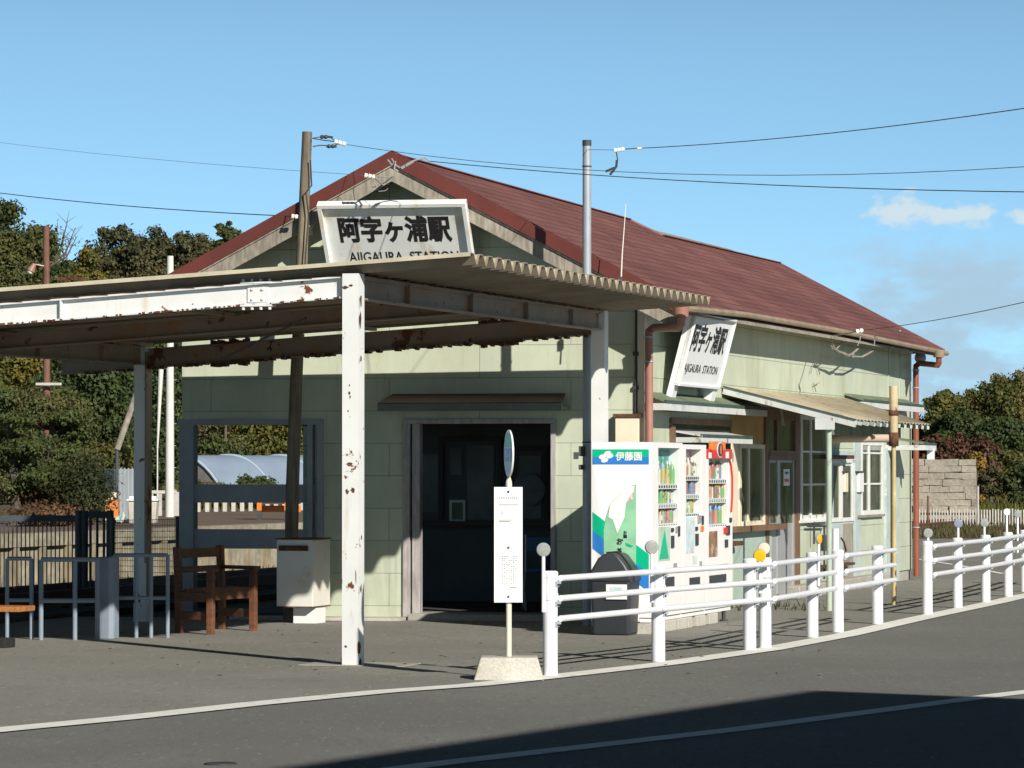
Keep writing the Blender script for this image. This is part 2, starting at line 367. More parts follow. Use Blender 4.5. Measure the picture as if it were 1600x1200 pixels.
def text_mb(body, mtx, w=None, h=None, bold=0.0, depth=0.002, squeeze=None):
    """text as MB; mtx maps text plane (x right, y up, z out) to the world; scaled to width w and height h, lower-left at the origin"""
    c = bpy.data.curves.new('lettering', 'FONT'); c.body = body; c.size = 1; c.bevel_depth = bold; c.bevel_resolution = 0; c.extrude = 0.001; c.resolution_u = 3
    o = bpy.data.objects.new('lettering', c); COL.objects.link(o)
    dg = bpy.context.evaluated_depsgraph_get(); me = bpy.data.meshes.new_from_object(o.evaluated_get(dg))
    xs = [v.co.x for v in me.vertices]; ys = [v.co.y for v in me.vertices]
    x0, x1, y0, y1 = min(xs), max(xs), min(ys), max(ys)
    sx = w / (x1 - x0) if w else 1; sy = h / (y1 - y0) if h else sx
    zm = max(v.co.z for v in me.vertices)
    mb = MB(); mb.add([mtx @ V(((v.co.x - x0) * sx, (v.co.y - y0) * sy, depth * (.5 + .5 * v.co.z / zm))) for v in me.vertices], [tuple(p.vertices) for p in me.polygons])
    bpy.data.objects.remove(o); bpy.data.curves.remove(c); bpy.data.meshes.remove(me)
    return mb
def frame(o, x, y):
    x = V(x).normalized(); y = V(y); y = (y - x * y.dot(x)).normalized(); z = x.cross(y)
    m = Matrix((x, y, z)).transposed().to_4x4(); m.translation = V(o); return m

# ================================================================== GROUND
LPX = [(0, 1141), (200, 1122), (400, 1100), (600, 1081), (740, 1071), (857, 1058.5), (1037, 1038), (1200, 1015), (1319, 993), (1431, 967.5), (1560, 940.5), (1600, 931)]
LP = [gnd(x, y) for x, y in LPX]
LP = [LP[0] + (LP[0] - LP[2]).normalized() * 14] + LP + [LP[-1] + V((.30, .954, 0)) * k for k in (10, 42)]
FAR = 88.0
L0 = K0 + WL * 4.93
RR0 = K0 + S * 15.87
RL0 = L0 + S * 15.6
def flat(p, z): return V((p.x, p.y, z))
structure(MB().poly([V((-400, -60, -.03)), V((400, -60, -.03)), V((400, 600, -.03)), V((-400, 600, -.03))]).build('ground', M['soil']))
road = [flat(p, -.004) for p in LP] + [V((60, 90, -.004)), V((60, -30, -.004)), V((-60, -30, -.004)), V((-40, LP[0].y - 6, -.004))]
structure(MB().poly(road).build('road', M['road']))
fore = [flat(p, 0) for p in LP[:-1]] + [V((14.5, FAR, 0)), V((RL0.x + 8, FAR, 0)), flat(RL0, 0), flat(L0, 0), flat(L0 + CL * 40, 0), V((-42, LP[0].y - 6, 0))]
structure(MB().poly(fore).build('forecourt', M['fore']))
def stripe(pts, w, z):
    mb = MB(); n = len(pts); a = []; b = []
    for i, p in enumerate(pts):
        d = (pts[min(i + 1, n - 1)] - pts[max(i - 1, 0)]); d.z = 0; d.normalize(); x = V((-d.y, d.x, 0)) * w / 2
        a.append(flat(p + x, z)); b.append(flat(p - x, z))
    for i in range(n - 1): mb.poly([a[i], b[i], b[i + 1], a[i + 1]])
    return mb
structure(stripe(LP, .27, .005).build('road_edge_line', M['line']))
CP = [gnd(x, y) for x, y in ((300, 1242), (700, 1191), (1150, 1139.5), (1555, 1086.5), (1800, 1058))]
structure(stripe(CP, .20, .001).build('road_centre_line', M['line']))
structure(stripe([gnd(1428, 873), gnd(1500, 884), gnd(1568, 897)], .12, .005).build('lot_line', M['line']))
mh = gnd(345, 1193)
MB().lathe(flat(mh, -.003), [(.088, 0), (.088, .006), (.076, .008), (.072, .005), (.02, .005)], 28).build('valve_cover', M['dark_metal'], origin=mh)
tag(bpy.data.objects['valve_cover'], 'small dark round valve cover in the road by the shadow edge', 'valve cover')
# concrete pads at the column and the wall
pc = gnd(548, 1040)
structure(MB().span(flat(pc + S * .08, 0), CL, S, Z, (-.45, .42), (-.14, .35), (-.02, .006)).build('column_pad_ground', M['concrete']))
pu0, pu1 = fuv(640, 960, .0)[0], fuv(505, 960, .0)[0]
structure(MB().span(K0, WL, NF, Z, (pu0, pu1 + .9), (0, .42), (-.02, .03)).build('wall_pad_ground', M['concrete_pale']))

# platform and railway
PE = L0 + CL * 5.7
PZ = .70
structure(MB().poly([flat(PE + S * -70, PZ), flat(PE + S * 140, PZ), flat(PE + S * 140 + CL * 9, PZ), flat(PE + S * -70 + CL * 9, PZ)]).build('platform_ground', M['gravel_top']))
structure(MB().poly([flat(PE + S * -70 + CL * 9, PZ - .01), flat(PE + S * 140 + CL * 9, PZ - .01), flat(PE + S * 400 + CL * 200, PZ - .01), flat(PE + S * -70 + CL * 260, PZ - .01)]).build('plateau_ground', M['soil']))
plat = thing('station_platform', 'low old railway platform with stained concrete face behind the iron fence', 'platform', tuple(flat(PE, 0)))
mb = MB(); mb.span(PE, S, CL, Z, (-40, 90), (.02, .25), (-.03, PZ - .004)); mb.build('retaining_wall', M['platform_wall'], plat)
mb = MB(); mb.span(PE, S, CL, Z, (-40, 90), (-.06, .30), (PZ - .16, PZ + .012)); mb.build('coping', M['platform_wall'], plat)
mb = MB()
for i in range(70):
    s0 = -12 + i * .9; w = .16 + .05 * random.random()
    mb.span(PE, S, CL, Z, (s0, s0 + w), (-.05, .02), (-.03, PZ - .165))
mb.build('upright_sleeper', M['sleeper'], plat)
plat.children[-1]['kind'] = 'stuff'
tr = thing('railway_track', 'rusty railway track between station building and platform', 'railway track', tuple(flat(L0 + CL * 2.8, 0)))
tb = L0 + CL * 2.8
mb = MB(); mb.span(tb, S, CL, Z, (-60, 120), (-1.6, 1.9), (-.02, .045)); mb.build('ballast', M['ballast'], tr)
mb = MB()
for i in range(100): mb.span(tb, S, CL, Z, (-10 + i * .65, -9.78 + i * .65), (-1.0, 1.0), (.03, .07))
mb.build('sleeper', M['dark_wood'], tr); tr.children[-1]['kind'] = 'stuff'
for k in (-.53, .53):
    mb = MB(); mb.span(tb, S, CL, Z, (-60, 120), (k - .06, k + .06), (.07, .085)); mb.span(tb, S, CL, Z, (-60, 120), (k - .012, k + .012), (.085, .17)); mb.span(tb, S, CL, Z, (-60, 120), (k - .033, k + .033), (.17, .205))
    mb.build('rail', M['rail'], tr)

# ================================================================== STATION BUILDING
bld = thing('station_building', 'pale green weatherboard station building with red gabled roof', 'station building', tuple(flat(K0, 0)))
PfO = K0 - S * .5
A = onpl(612, 240, PfO, NF)
E0 = onpl(1062, 474, PfO, NF)
def Q(p): return (p - A).dot(NS)
SL = (A.z - E0.z) / Q(E0)
RN = (NS * SL + Z).normalized()               # right slope normal
def on_slope(px, py): return onpl(px, py, A, RN)
def roofz(q): return A.z - SL * abs(q)
e1, e2, E3 = on_slope(1160, 485), on_slope(1300, 510), on_slope(1475, 547)
R2, R1, R0 = on_slope(1215, 410), on_slope(1033, 367), on_slope(980, 342)
tR = (R0 - A).dot(S)
ql = -2.98
eL0 = A - NS * 2.98 * 1.0; eL0 = onpl(0, 0, A, NF) * 0 + A + (-NS) * 2.98
eL0 = eL0 + S * ((A - eL0).dot(NF) / S.dot(NF)); eL0.z = roofz(2.98)
eL3 = flat(RL0 + S * .4 + CL * .48, roofz(2.98))
def roof_uv(p):
    return ((p - A).dot(S), Q(p) / math.cos(math.atan(SL)))
mb = MB(); mb.prism([A, E0, e1, e2, E3, R2, R1, R0], V((0, 0, -.055)))
rf = mb.build('roof', M['roof'], bld, uv=roof_uv)
lr0 = flat(A + S * tR, R0.z)
mb = MB(); mb.prism([A, R0, eL0 + S * tR, eL0], V((0, 0, -.10)))
mb.prism([R1 - S * .2, R2, eL3, eL0 + S * (tR + .02)], V((0, 0, -.10)))
mb.build('roof', M['roof'], bld, uv=lambda p: ((p - A).dot(S), -Q(p) / math.cos(math.atan(SL))))
mb = MB()
for p, q in ((A - S * .02, R0), (R1, R2)):
    mb.beam(p - Z * .003, q - Z * .003, .12, .014)
mb.build('ridge_cap', M['roof_cap'], rf, bevel=.008)
mb = MB()
for p, q in ((R0, R1), (R2, E3)): mb.beam(p - Z * .01, q - Z * .01, .035, .045)
mb.build('edge_trim', M['roof_cap'], rf)
# front rakes: red flashing, weathered bargeboard, soffit
for a, b in ((A, E0), (A, eL0)):
    d = (b - a); nn = NF
    mb = MB(); mb.prism([a + Z * .022, b + Z * .022, b - Z * .115, a - Z * .115], NF * .035)
    up = Z * .024; inn = -NF * .17
    mb.prism([a + up, b + up, b + up + inn, a + up + inn], V((0, 0, .012)))
    mb.build('rake_flashing', M['red_trim'], bld)
    mb = MB(); mb.prism([a - Z * .135, b - Z * .135, b - Z * .285, a - Z * .285], -NF * .035)
    mb.prism([a - Z * .116, b - Z * .116, b - Z * .134, a - Z * .134], NF * .02)
    mb.build('bargeboard', M['old_wood'], bld)
mb = MB()
for e, ee in ((E0, E3), (eL0, eL3)):
    ap = A + NF * -.03; ed = e - NF * .03; back = A + S * 16.0
    ed = ed - (ed - ap) * .03
    mb.prism([ap - Z * .104, ed - Z * .104, ee - S * .1 - (ed - ap) * .03 - Z * .104, flat(back, roofz(0)) - Z * .104], V((0, 0, -.03)))
mb.build('soffit', M['old_wood'], bld)
mb = MB()   # small purlin ends under the left and right rakes
for q in (-2.0, -1.05, 1.05, 2.0, 0.02):
    p = fpt(0, 0); b = A + NS * q; b = b + S * ((A - b).dot(NF) / S.dot(NF)); z = roofz(q) - .135
    mb.beam(flat(b, z - .06) + S * .06, flat(b, z - .06) + S * .62, .10, .12)
mb.build('purlin_end', M['trim_white'], bld)
# walls
WT = .10
def cells(mb, O, ax, n, a, z, holes):
    us = sorted(set([a[0], a[1]] + [h[i] for h in holes for i in (0, 1)])); zs = sorted(set([z[0], z[1]] + [h[i] for h in holes for i in (2, 3)]))
    for i in range(len(us) - 1):
        for j in range(len(zs) - 1):
            um, zm = (us[i] + us[i + 1]) / 2, (zs[j] + zs[j + 1]) / 2
            if any(h[0] < um < h[1] and h[2] < zm < h[3] for h in holes): continue
            mb.span(O, ax, n, Z, (us[i], us[i + 1]), (-WT, 0), (zs[j], zs[j + 1]))
fl_z = .10
ow = (fuv(501, 800)[0], fuv(284, 800)[0], .0, fuv(390, 664)[1])
od = (fuv(862, 800)[0], fuv(641, 800)[0], .0, fuv(750, 662)[1])
UW = 4.93
EZ = roofz(Q(K0)) - .14
mb = MB(); cells(mb, K0, WL, NF, (0, UW), (.141, EZ), [(ow[0], ow[1], -1, ow[3]), (od[0], od[1], -1, od[3])])
ua = (A - K0).dot(WL) / 1.0
qa = -Q(K0)
um = -Q(K0) / WL.dot(NS)
mb.prism([fpt(0, EZ), fpt(UW, EZ), fpt(UW, roofz(Q(L0)) - .137), fpt(um, roofz(0) - .137), fpt(0, roofz(Q(K0)) - .137)], NF * -WT)
mb.build('front_wall', M['siding'], bld, uv=lambda p: ((p - K0).dot(WL), p.z))
mb = MB(); cells(mb, K0 + NF * -.02, WL, NF, (.02, UW), (-.03, .141), [(ow[0], ow[1], -1, 1), (od[0] - .05, od[1] + .05, -1, 1)])
mb.span(K0, S, NS, Z, (.0, 15.85), (-.12, -.02), (-.03, .141)); mb.build('foundation', M['concrete'], bld)
mb = MB(); mb.span(K0, S, NS, Z, (WT * 1.1, 15.87), (-WT, 0), (.141, roofz(Q(K0)) - .137)); mb.build('side_wall', M['siding'], bld, uv=lambda p: ((p - K0).dot(S), p.z))
mb = MB(); cells(mb, L0, S, CL, (WT, 15.6), (.0, roofz(Q(L0)) - .137), [(.14, 3.9, -1, 2.06)])
mb.build('platform_side_wall', M['siding'], bld, uv=lambda p: ((p - L0).dot(S), p.z))
mb = MB(); mb.prism([flat(RR0, .0) - NS * .1, flat(RL0, .0) + NS * .1, flat(RL0, roofz(Q(RL0)) - .14) + NS * .1, flat(A + S * 15.6, A.z - .16), flat(RR0, roofz(Q(RR0)) - .14) - NS * .1], -S * .1)
mb.build('rear_wall', M['siding'], bld, uv=lambda p: (p.x, p.z))
# interior
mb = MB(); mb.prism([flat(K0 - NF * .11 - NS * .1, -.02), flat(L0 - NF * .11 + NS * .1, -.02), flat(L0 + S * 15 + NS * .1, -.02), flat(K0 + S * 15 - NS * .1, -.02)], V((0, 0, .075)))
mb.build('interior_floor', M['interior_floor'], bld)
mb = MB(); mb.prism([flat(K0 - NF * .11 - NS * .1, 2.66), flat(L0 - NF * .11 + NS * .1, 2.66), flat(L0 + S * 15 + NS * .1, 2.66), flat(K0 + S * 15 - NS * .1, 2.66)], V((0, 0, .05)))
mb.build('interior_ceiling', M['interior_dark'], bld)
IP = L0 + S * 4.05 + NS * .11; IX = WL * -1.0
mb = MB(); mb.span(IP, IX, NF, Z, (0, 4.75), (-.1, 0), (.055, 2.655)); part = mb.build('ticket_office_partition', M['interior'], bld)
def ip(px, py):
    p = onpl(px, py, IP, NF); return ((p - IP).dot(IX), p.z)
mb = MB(); u0, z0 = ip(655, 818); u1, _ = ip(868, 818)
mb.span(IP, IX, NF, Z, (u0, u1), (0, .30), (z0 - .02, z0 + .03)); mb.build('counter_top', M['interior_dark'], part)
mb = MB()
for (xa, ya, xb, yb) in ((693, 690, 778, 812), (800, 705, 850, 812)):
    ua_, za_ = ip(xa, ya); ub_, zb_ = ip(xb, yb)
    for q in ((ua_ - .05, ub_ + .05, za_, za_ + .06), (ua_ - .05, ua_, zb_, za_), (ub_, ub_ + .05, zb_, za_)):
        mb.span(IP, IX, NF, Z, (q[0], q[1]), (0, .04), (q[2], q[3]))
mb.build('counter_window_frame', M['interior_dark'], part)
mb = MB()
for (xa, ya, xb, yb) in ((704, 700, 722, 742), (730, 696, 772, 812), (660, 710, 685, 800), (812, 712, 846, 810)):
    ua_, za_ = ip(xa, ya); ub_, zb_ = ip(xb, yb); mb.span(IP, IX, NF, Z, (ua_, ub_), (0, .012), (zb_, za_))
mb.build('notice_board', M['interior_pale'], part)
mb = MB(); ua_, za_ = ip(703, 781); ub_, zb_ = ip(728, 816)
mb.span(IP, IX, NF, Z, (ua_, ub_), (.012, .03), (zb_, za_)); mb.build('notice_frame', M['trim_white'], part)
mb = MB(); mb.span(IP, IX, NF, Z, (ua_ + .03, ub_ - .03), (.03, .034), (zb_ + .03, za_ - .03)); mb.build('notice_sheet', M['hood_top'], part)
c_, z_ = ip(828, 765)
mb = MB(); mb.lathe(IP + IX * c_ + Z * z_ + NF * .02, [(.19, 0), (.19, .05), (.16, .06)], 24, (IX, Z, NF)); mb.build('wall_clock', M['interior_pale'], part)
# front opening frame and rails
fr = MB()
for (xa, xb) in ((281, 303), (481, 489)):
    u1, u0 = fuv(xa, 800)[0], fuv(xb, 800)[0]; fr.span(K0, WL, NF, Z, (u0, u1), (-.14, .03), (-.02, ow[3]))
u1, u0 = fuv(281, 800)[0], fuv(506, 800)[0]
fr.span(K0, WL, NF, Z, (u0, u1 + .02), (-.13, .035), (ow[3], ow[3] + .06))
fr.span(K0, WL, NF, Z, (u0, u0 + .07), (-.13, .03), (-.02, ow[3])); pg = fr.build('gateway_frame', M['grey_frame'], bld)
mb = MB(); u1, u0 = fuv(489.5, 800)[0], fuv(501, 800)[0]; mb.span(K0, WL, NF, Z, (u0, u1), (-.12, -.06), (.7, ow[3])); mb.build('side_panel', M['trim_white'], pg)
for (ya, yb) in ((757, 785.5), (827, 857.5)):
    mb = MB(); u1, u0 = fuv(303, 800)[0], fuv(501, 800)[0]; zt, zb = fuv(400, ya)[1], fuv(400, yb)[1]
    mb.span(K0, WL, NF, Z, (u0, u1), (-.055, -.02), (zb, zt)); mb.build('barrier_board', M['grey_frame'], pg)
# door frame + step + hood
fr = MB()
for (xa, xb, o) in ((630, 641, .03), (643.5, 656, .0), (861, 869, .03)):
    u1, u0 = fuv(xa, 800)[0], fuv(xb, 800)[0]; fr.span(K0, WL, NF, Z, (u0, u1), (-.13, o), (.03 if o else .06, od[3]))
u1, u0 = fuv(630, 800)[0], fuv(869, 800)[0]
fr.span(K0, WL, NF, Z, (u0, u1), (-.13, .035), (od[3], od[3] + .05))
fr.build('door_frame', M['door_wood'], bld, bevel=.006)
mb = MB(); mb.span(K0, WL, NF, Z, (od[0] + .0, od[1] - .02), (-.5, .20), (-.02, .066)); mb.build('door_step', M['concrete'], bld, bevel=.01)
mb = MB(); ha, hb = fuv(590, 632, .45)[0], fuv(877, 632, .45)[0]; z1 = fuv(730, 632, .45)[1]
mb.prism([fpt(ha, z1, .45), fpt(hb, z1, .45), fpt(hb + .05, z1 + .10, 0), fpt(ha - .05, z1 + .10, 0)], V((0, 0, .02)))
hd = mb.build('door_hood', M['dark_red'], bld)
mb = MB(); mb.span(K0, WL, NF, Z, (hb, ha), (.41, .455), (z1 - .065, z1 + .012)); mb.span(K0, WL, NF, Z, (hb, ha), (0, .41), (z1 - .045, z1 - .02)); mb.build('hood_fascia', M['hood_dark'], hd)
# corner board, cream box, conduits
mb = MB(); mb.span(K0, S, NS, Z, (-.012, .09), (-.03, .022), (.05, EZ + .1)); mb.span(K0, WL, NF, Z, (-.02, .05), (-.01, .03), (.05, EZ + .1)); mb.build('corner_board', M['cream'], bld)
mb = MB(); ua_, za_ = fuv(961, 652, .14); ub_, _ = fuv(998, 652, .14); mb.span(K0, WL, NF, Z, (ub_, ua_), (0, .14), (za_ - .62, za_)); bx = mb.build('meter_cabinet', M['cream'], bld, bevel=.008)
mb = MB(); mb.span(K0, WL, NF, Z, (ub_ - .02, ua_ + .02), (0, .16), (za_, za_ + .035)); mb.build('cabinet_lid', M['rust'], bx)
mb = MB(); u = fuv(994, 600, .02)[0]
mb.tube([fpt(u, .9, .03), fpt(u, 2.4, .03), fpt(u, EZ - .05, .03)], .012, 6)
for z in (1.9, 2.4, 2.75): mb.span(fpt(u, z, .0), WL, NF, Z, (-.03, .03), (0, .045), (-.02, .02))
mb.build('conduit', M['dark_metal'], bld)
# ---- side wall pieces
def sbox(mb, x0, y0, x1, y1, o0, o1):
    t0, t1 = stv(x0, y0, o1)[0], stv(x1, y0, o1)[0]; xm = (x0 + x1) / 2
    zt, zb = stv(xm, y0, o1)[1], stv(xm, y1, o1)[1]
    mb.span(K0, S, NS, Z, (min(t0, t1), max(t0, t1)), (o0, o1), (min(zb, zt), max(zb, zt))); return mb
def window(x0, y0, x1, y1, cols, rows, fm, gm, o=.02, fw=.09, name='window'):
    t0, t1 = stv(x0, y0, o)[0], stv(x1, y0, o)[0]; xm = (x0 + x1) / 2; zt, zb = stv(xm, y0, o)[1], stv(xm, y1, o)[1]
    mb = MB()
    mb.span(K0, S, NS, Z, (t0, t0 + fw), (0, o), (zb, zt)); mb.span(K0, S, NS, Z, (t1 - fw, t1), (0, o), (zb, zt))
    mb.span(K0, S, NS, Z, (t0 + fw, t1 - fw), (0, o), (zt - .05, zt)); mb.span(K0, S, NS, Z, (t0 + fw, t1 - fw), (0, o + .012), (zb, zb + .06))
    for c in cols:
        c = stv(c, y0, o)[0]; mb.span(K0, S, NS, Z, (c - fw * .45, c + fw * .45), (0, o - .002), (zb + .06, zt - .05))
    for r in rows:
        r = stv(xm, r, o)[1]; mb.span(K0, S, NS, Z, (t0 + fw, t1 - fw), (0, o - .005), (r - .012, r + .012))
    w = mb.build(name, fm, bld)
    g = MB(); g.span(K0, S, NS, Z, (t0 + fw * .5, t1 - fw * .5), (.001, .006), (zb + .03, zt - .03)); g.build('pane', gm, w)
    return w
# large dark shop window recess and ochre panel, cream post
sbox(MB(), 1052, 664, 1142, 800, .0, .008).build('shop_window', M['glass'], bld)
mb = MB(); sbox(mb, 1050, 655, 1144, 664, .0, .03); sbox(mb, 1050, 664, 1056, 800, 0, .03); mb.build('shop_window_frame', M['brown_wood'], bld)
sbox(MB(), 1144, 643, 1193, 690, .0, .012).build('ochre_panel', M['yellow_wall'], bld)
sbox(MB(), 1144, 690, 1157, 824, .0, .016).build('cream_post', M['cream'], bld)
w = window(1156, 694, 1197, 822, (1171,), (), M['cream'], M['glass_pale'], .03, .10)
sbox(MB(), 1146, 826, 1206, 938, .0, .03).build('mint_panel', M['mint'], bld)
mb = MB(); sbox(mb, 1143, 821, 1231, 830, .0, .14); mb.build('counter_shelf', M['brown_wood'], bld, bevel=.006)
mb = MB(); sbox(mb, 1140, 846, 1162, 853, .0, .16); mb.build('small_shelf', M['rust'], bld)
# brown transom window and sliding door
wt = window(1198, 650, 1250, 712, (1216,), (), M['brown_wood'], M['glass_pale'], .03, .14, 'transom_window')
mb = MB(); sbox(mb, 1197, 645, 1202, 930, 0, .04); sbox(mb, 1243, 645, 1250, 930, 0, .04); sbox(mb, 1200, 640, 1248, 650, 0, .045); sbox(mb, 1202, 712, 1245, 719, 0, .05); mb.build('door_surround', M['brown_wood'], bld)
dr = sbox(MB(), 1202, 718, 1244, 930, 0, .012).build('sliding_door', M['alu'], bld)
for a_, b_ in ((1203.5, 1215), (1220, 1239.5)): sbox(MB(), a_, 723, b_, 817, .012, .016).build('door_pane', M['glass_pale'], dr)
mb = MB(); sbox(mb, 1215, 719, 1219, 928, .012, .026); sbox(mb, 1239.5, 719, 1244, 928, .012, .026); mb.build('door_stile', M['alu'], dr)
nt_ = sbox(MB(), 1224.5, 733, 1234, 759, .017, .02).build('paper_notice', M['vm_white_print'], dr)
mb = MB(); sbox(mb, 1226.5, 737, 1232, 741, .02, .0215); mb.build('notice_print', M['grey_text'], nt_)
mb = MB(); sbox(mb, 1226, 748, 1232.5, 753, .02, .0215); mb.build('notice_print', M['vm_red'], nt_)
# white window
w = window(1252, 650, 1294, 812, (1268,), (706, 757), M['trim_white'], M['glass_pale'], .025, .10)
mb = MB(); sbox(mb, 1251, 812, 1296, 816, 0, .06); mb.build('sill', M['trim_white'], w)
# pale door
dr = sbox(MB(), 1299, 705, 1336, 932, 0, .015).build('pale_door', M['trim_blue'], bld)
sbox(MB(), 1303, 728, 1313, 808, .015, .02).build('door_pane', M['glass_pale'], dr); sbox(MB(), 1317, 728, 1332, 808, .015, .02).build('door_pane', M['glass_pale'], dr)
mb = MB(); sbox(mb, 1313, 718, 1317, 812, .015, .035); sbox(mb, 1332, 718, 1336, 812, .015, .035); sbox(mb, 1300, 716, 1336, 723, .015, .035); sbox(mb, 1300, 809, 1336, 815, .015, .03); mb.build('door_stile', M['trim_white'], dr)
sbox(MB(), 1318, 818, 1333, 905, .015, .025).build('door_board', M['old_wood'], dr)
mb = MB(); sbox(mb, 1300, 711, 1335, 717, 0, .16); mb.build('door_lintel', M['dark_wood'], bld)
mb = MB(); sbox(mb, 1336, 690, 1345, 925, 0, .02); mb.build('wall_post', M['trim_blue'], bld)
w = window(1346, 690, 1381, 804, (1359,), (708, 756), M['trim_white'], M['glass_pale'], .025, .10)
mb = MB(); sbox(mb, 1343, 804, 1383, 808, 0, .05); mb.build('sill', M['old_wood'], w)
for x0, x1, m in ((1343, 1350, 'white'), (1321, 1325.5, 'cream')):
    mb = MB(); sbox(mb, x0, 738, x1, 769, .02, .06); o = mb.build('meter_box', M[m], bld, bevel=.008)
    mb = MB(); sbox(mb, x0 - .5, 736, x1 + 1, 738, .02, .075); mb.build('meter_lid', M['dark_metal'], o)
# far doorway
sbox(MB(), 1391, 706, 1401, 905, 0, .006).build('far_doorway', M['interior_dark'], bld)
mb = MB(); sbox(mb, 1385, 700, 1391, 908, 0, .03); sbox(mb, 1401, 700, 1405, 908, 0, .03); mb.build('doorway_post', M['trim_blue'], bld)
# hoods
def hood(x0, x1, y, out, th, rise, lab, top='hood_top', drop=0.0):
    t0, z0 = stv(x0, y, out); t1, _ = stv(x1, y, out); t0 = stv(x0, y, 0)[0] if lab in ('window_hood', 'doorway_hood') else t0; z1 = stv((x0 + x1) / 2, y, out)[1]
    mb = MB(); mb.prism([spt(t0, z1, out), spt(t1, z1, out), spt(t1, z1 + rise, 0), spt(t0, z1 + rise, 0)], V((0, 0, .02)))
    h = mb.build(lab, M[top], bld)
    mb = MB(); mb.span(K0, S, NS, Z, (t0, t1), (out - .025, out + .004), (z1 - .006, z1 + .03)); mb.build('hood_edge', M['green_edge'], h)
    mb = MB(); mb.span(K0, S, NS, Z, (t0, t1), (out - .03, out), (z1 - th, z1 - .006)); mb.span(K0, S, NS, Z, (t0, t0 + .03), (0, out - .03), (z1 - th, z1 - .004)); mb.build('hood_fascia', M['peel'], h)
    return h, t0, t1, z1
h1 = hood(1041, 1199, 635, .25, .075, .10, 'shop_hood')
hood(1319, 1444, 630, .28, .08, .09, 'window_hood')
hood(1384, 1463, 694, .55, .075, .09, 'doorway_hood')
hood(1098, 1176, 684, .30, .06, .05, 'counter_hood', 'peel')
tg = gnd(0, 1100)
mb = MB(); t_, z_ = stv(1453, 702, .5); mb.span(spt(t_, z_, .5), S, NS, Z, (0, .04), (-.04, .06), (-.14, .01)); mb.build('hanging_tag', M['white'], bld)
# gutters and downpipes
gp = [p + NS * .05 - Z * .05 for p in (E0 + S * .1, e1, e2, E3 - S * .05)]
mb = MB(); mb.tube(gp, .034, 8); gu = mb.build('eaves_gutter', M['beige'], bld, smooth=True)
def downpipe(xv, yv0, yv1, gx, gy, o, m):
    t, z = stv(xv, yv0, o); zb = max(.05, stv(xv, yv1, o)[1]); top = onpl(gx, gy, K0 + NS * .56, NS)
    mb = MB(); p = spt(t, z, o)
    mb.tube([top, top - Z * .10, top - Z * .13 - NS * .02, p + NS * .05 + Z * .04, p, p - Z * .06, flat(p, zb)], .042, 10)
    d = mb.build('downpipe', M[m], bld, smooth=True)
    mb = MB(); mb.cyl(top - Z * .02, top + Z * .08, .075, .085); mb.build('gutter_outlet', M['copper' if m == 'copper' else 'beige'], d, smooth=True)
    mb = MB()
    for k in (.05, .30, z - .75): mb.cyl(p - Z * (k + .015), p - Z * k, .052)
    mb.build('pipe_clip', M['galv'], d)
downpipe(1014, 518, 960, 1064, 492, .10, 'copper')
downpipe(1431, 572, 905, 1467, 556, .10, 'redpipe')
def eave_lamp(px, py, y, r):
    p = at(px, py, y)
    mb = MB(); mb.tube([p - NS * .25 + Z * .06, p - NS * .08 + Z * .07, p + Z * .06], .012, 6); mb.cyl(p + Z * .03, p + Z * .09, .035)
    l = mb.build('eaves_lamp', M['dark_metal'], bld); MB().ball(p, r).build('lamp_globe', M['clear_refl'], l, smooth=True)
eave_lamp(1034, 494, 39.4, .075); eave_lamp(1438, 559, 54.9, .085)
# corrugated side awning
tA, zA = stv(1128, 606, 0); tB = stv(1322, 622, 0)[0]; oA = 1.55
tC, zC = stv(1338, 657, oA); tD, zD = stv(1454, 660, oA)
aw0, aw1 = spt(tA - .02, zA + .0, .0), spt(tB, zA, .0); aw2, aw3 = spt(tD, zC, oA), spt(tC, zC, oA)
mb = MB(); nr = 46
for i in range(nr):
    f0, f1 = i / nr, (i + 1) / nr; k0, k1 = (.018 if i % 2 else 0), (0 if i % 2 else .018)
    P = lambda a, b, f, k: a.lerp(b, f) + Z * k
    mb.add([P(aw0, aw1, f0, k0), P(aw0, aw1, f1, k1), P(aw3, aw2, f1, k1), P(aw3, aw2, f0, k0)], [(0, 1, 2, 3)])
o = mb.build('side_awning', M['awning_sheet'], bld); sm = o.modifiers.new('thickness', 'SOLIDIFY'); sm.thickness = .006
mb = MB(); mb.beam(aw0 + NS * .02 - Z * .03, aw3 - Z * .04, .03, .075); mb.build('awning_fascia', M['peel'], o)
mb = MB(); mb.beam(aw0 + NS * .02 + Z * .016 - S * .012, aw3 + Z * .008 - S * .012, .04, .014); mb.build('awning_edge', M['green_edge'], o)
mb = MB()
for i in range(12):
    f = (i + .4) / 12; a, b = aw0.lerp(aw1, f), aw3.lerp(aw2, f); mb.beam(a - Z * .025 + NS * .03, b - Z * .028 + (b - a).normalized() * .03, .03, .04)
mb.build('awning_rafter', M['trim_blue'], o)
mb = MB(); t0, z0 = stv(1298, 667, 1.28); t1 = stv(1408, 667, 1.28)[0]
for i in range(7):
    a_, b_ = t0 + (t1 - t0) * i / 7, t0 + (t1 - t0) * (i + 1) / 7 - .02
    mb.span(K0, S, NS, Z, (a_, b_), (1.24, 1.28), (z0 - .085, z0 + .05))
mb.build('awning_board', M['hood_top'], o)
mb = MB(); p = spt(t0 - .02, z0, 1.2); mb.span(p, S, NS, Z, (-.06, .05), (-.08, .12), (-.03, .10)); mb.build('bracket_box', M['peel'], o)
gp0 = spt(t0, 0, 1.26)
mb = MB(); mb.cyl(flat(gp0, -.01), flat(gp0, z0 + .05), .031); mb.build('awning_post', M['palegreen'], o, smooth=True)
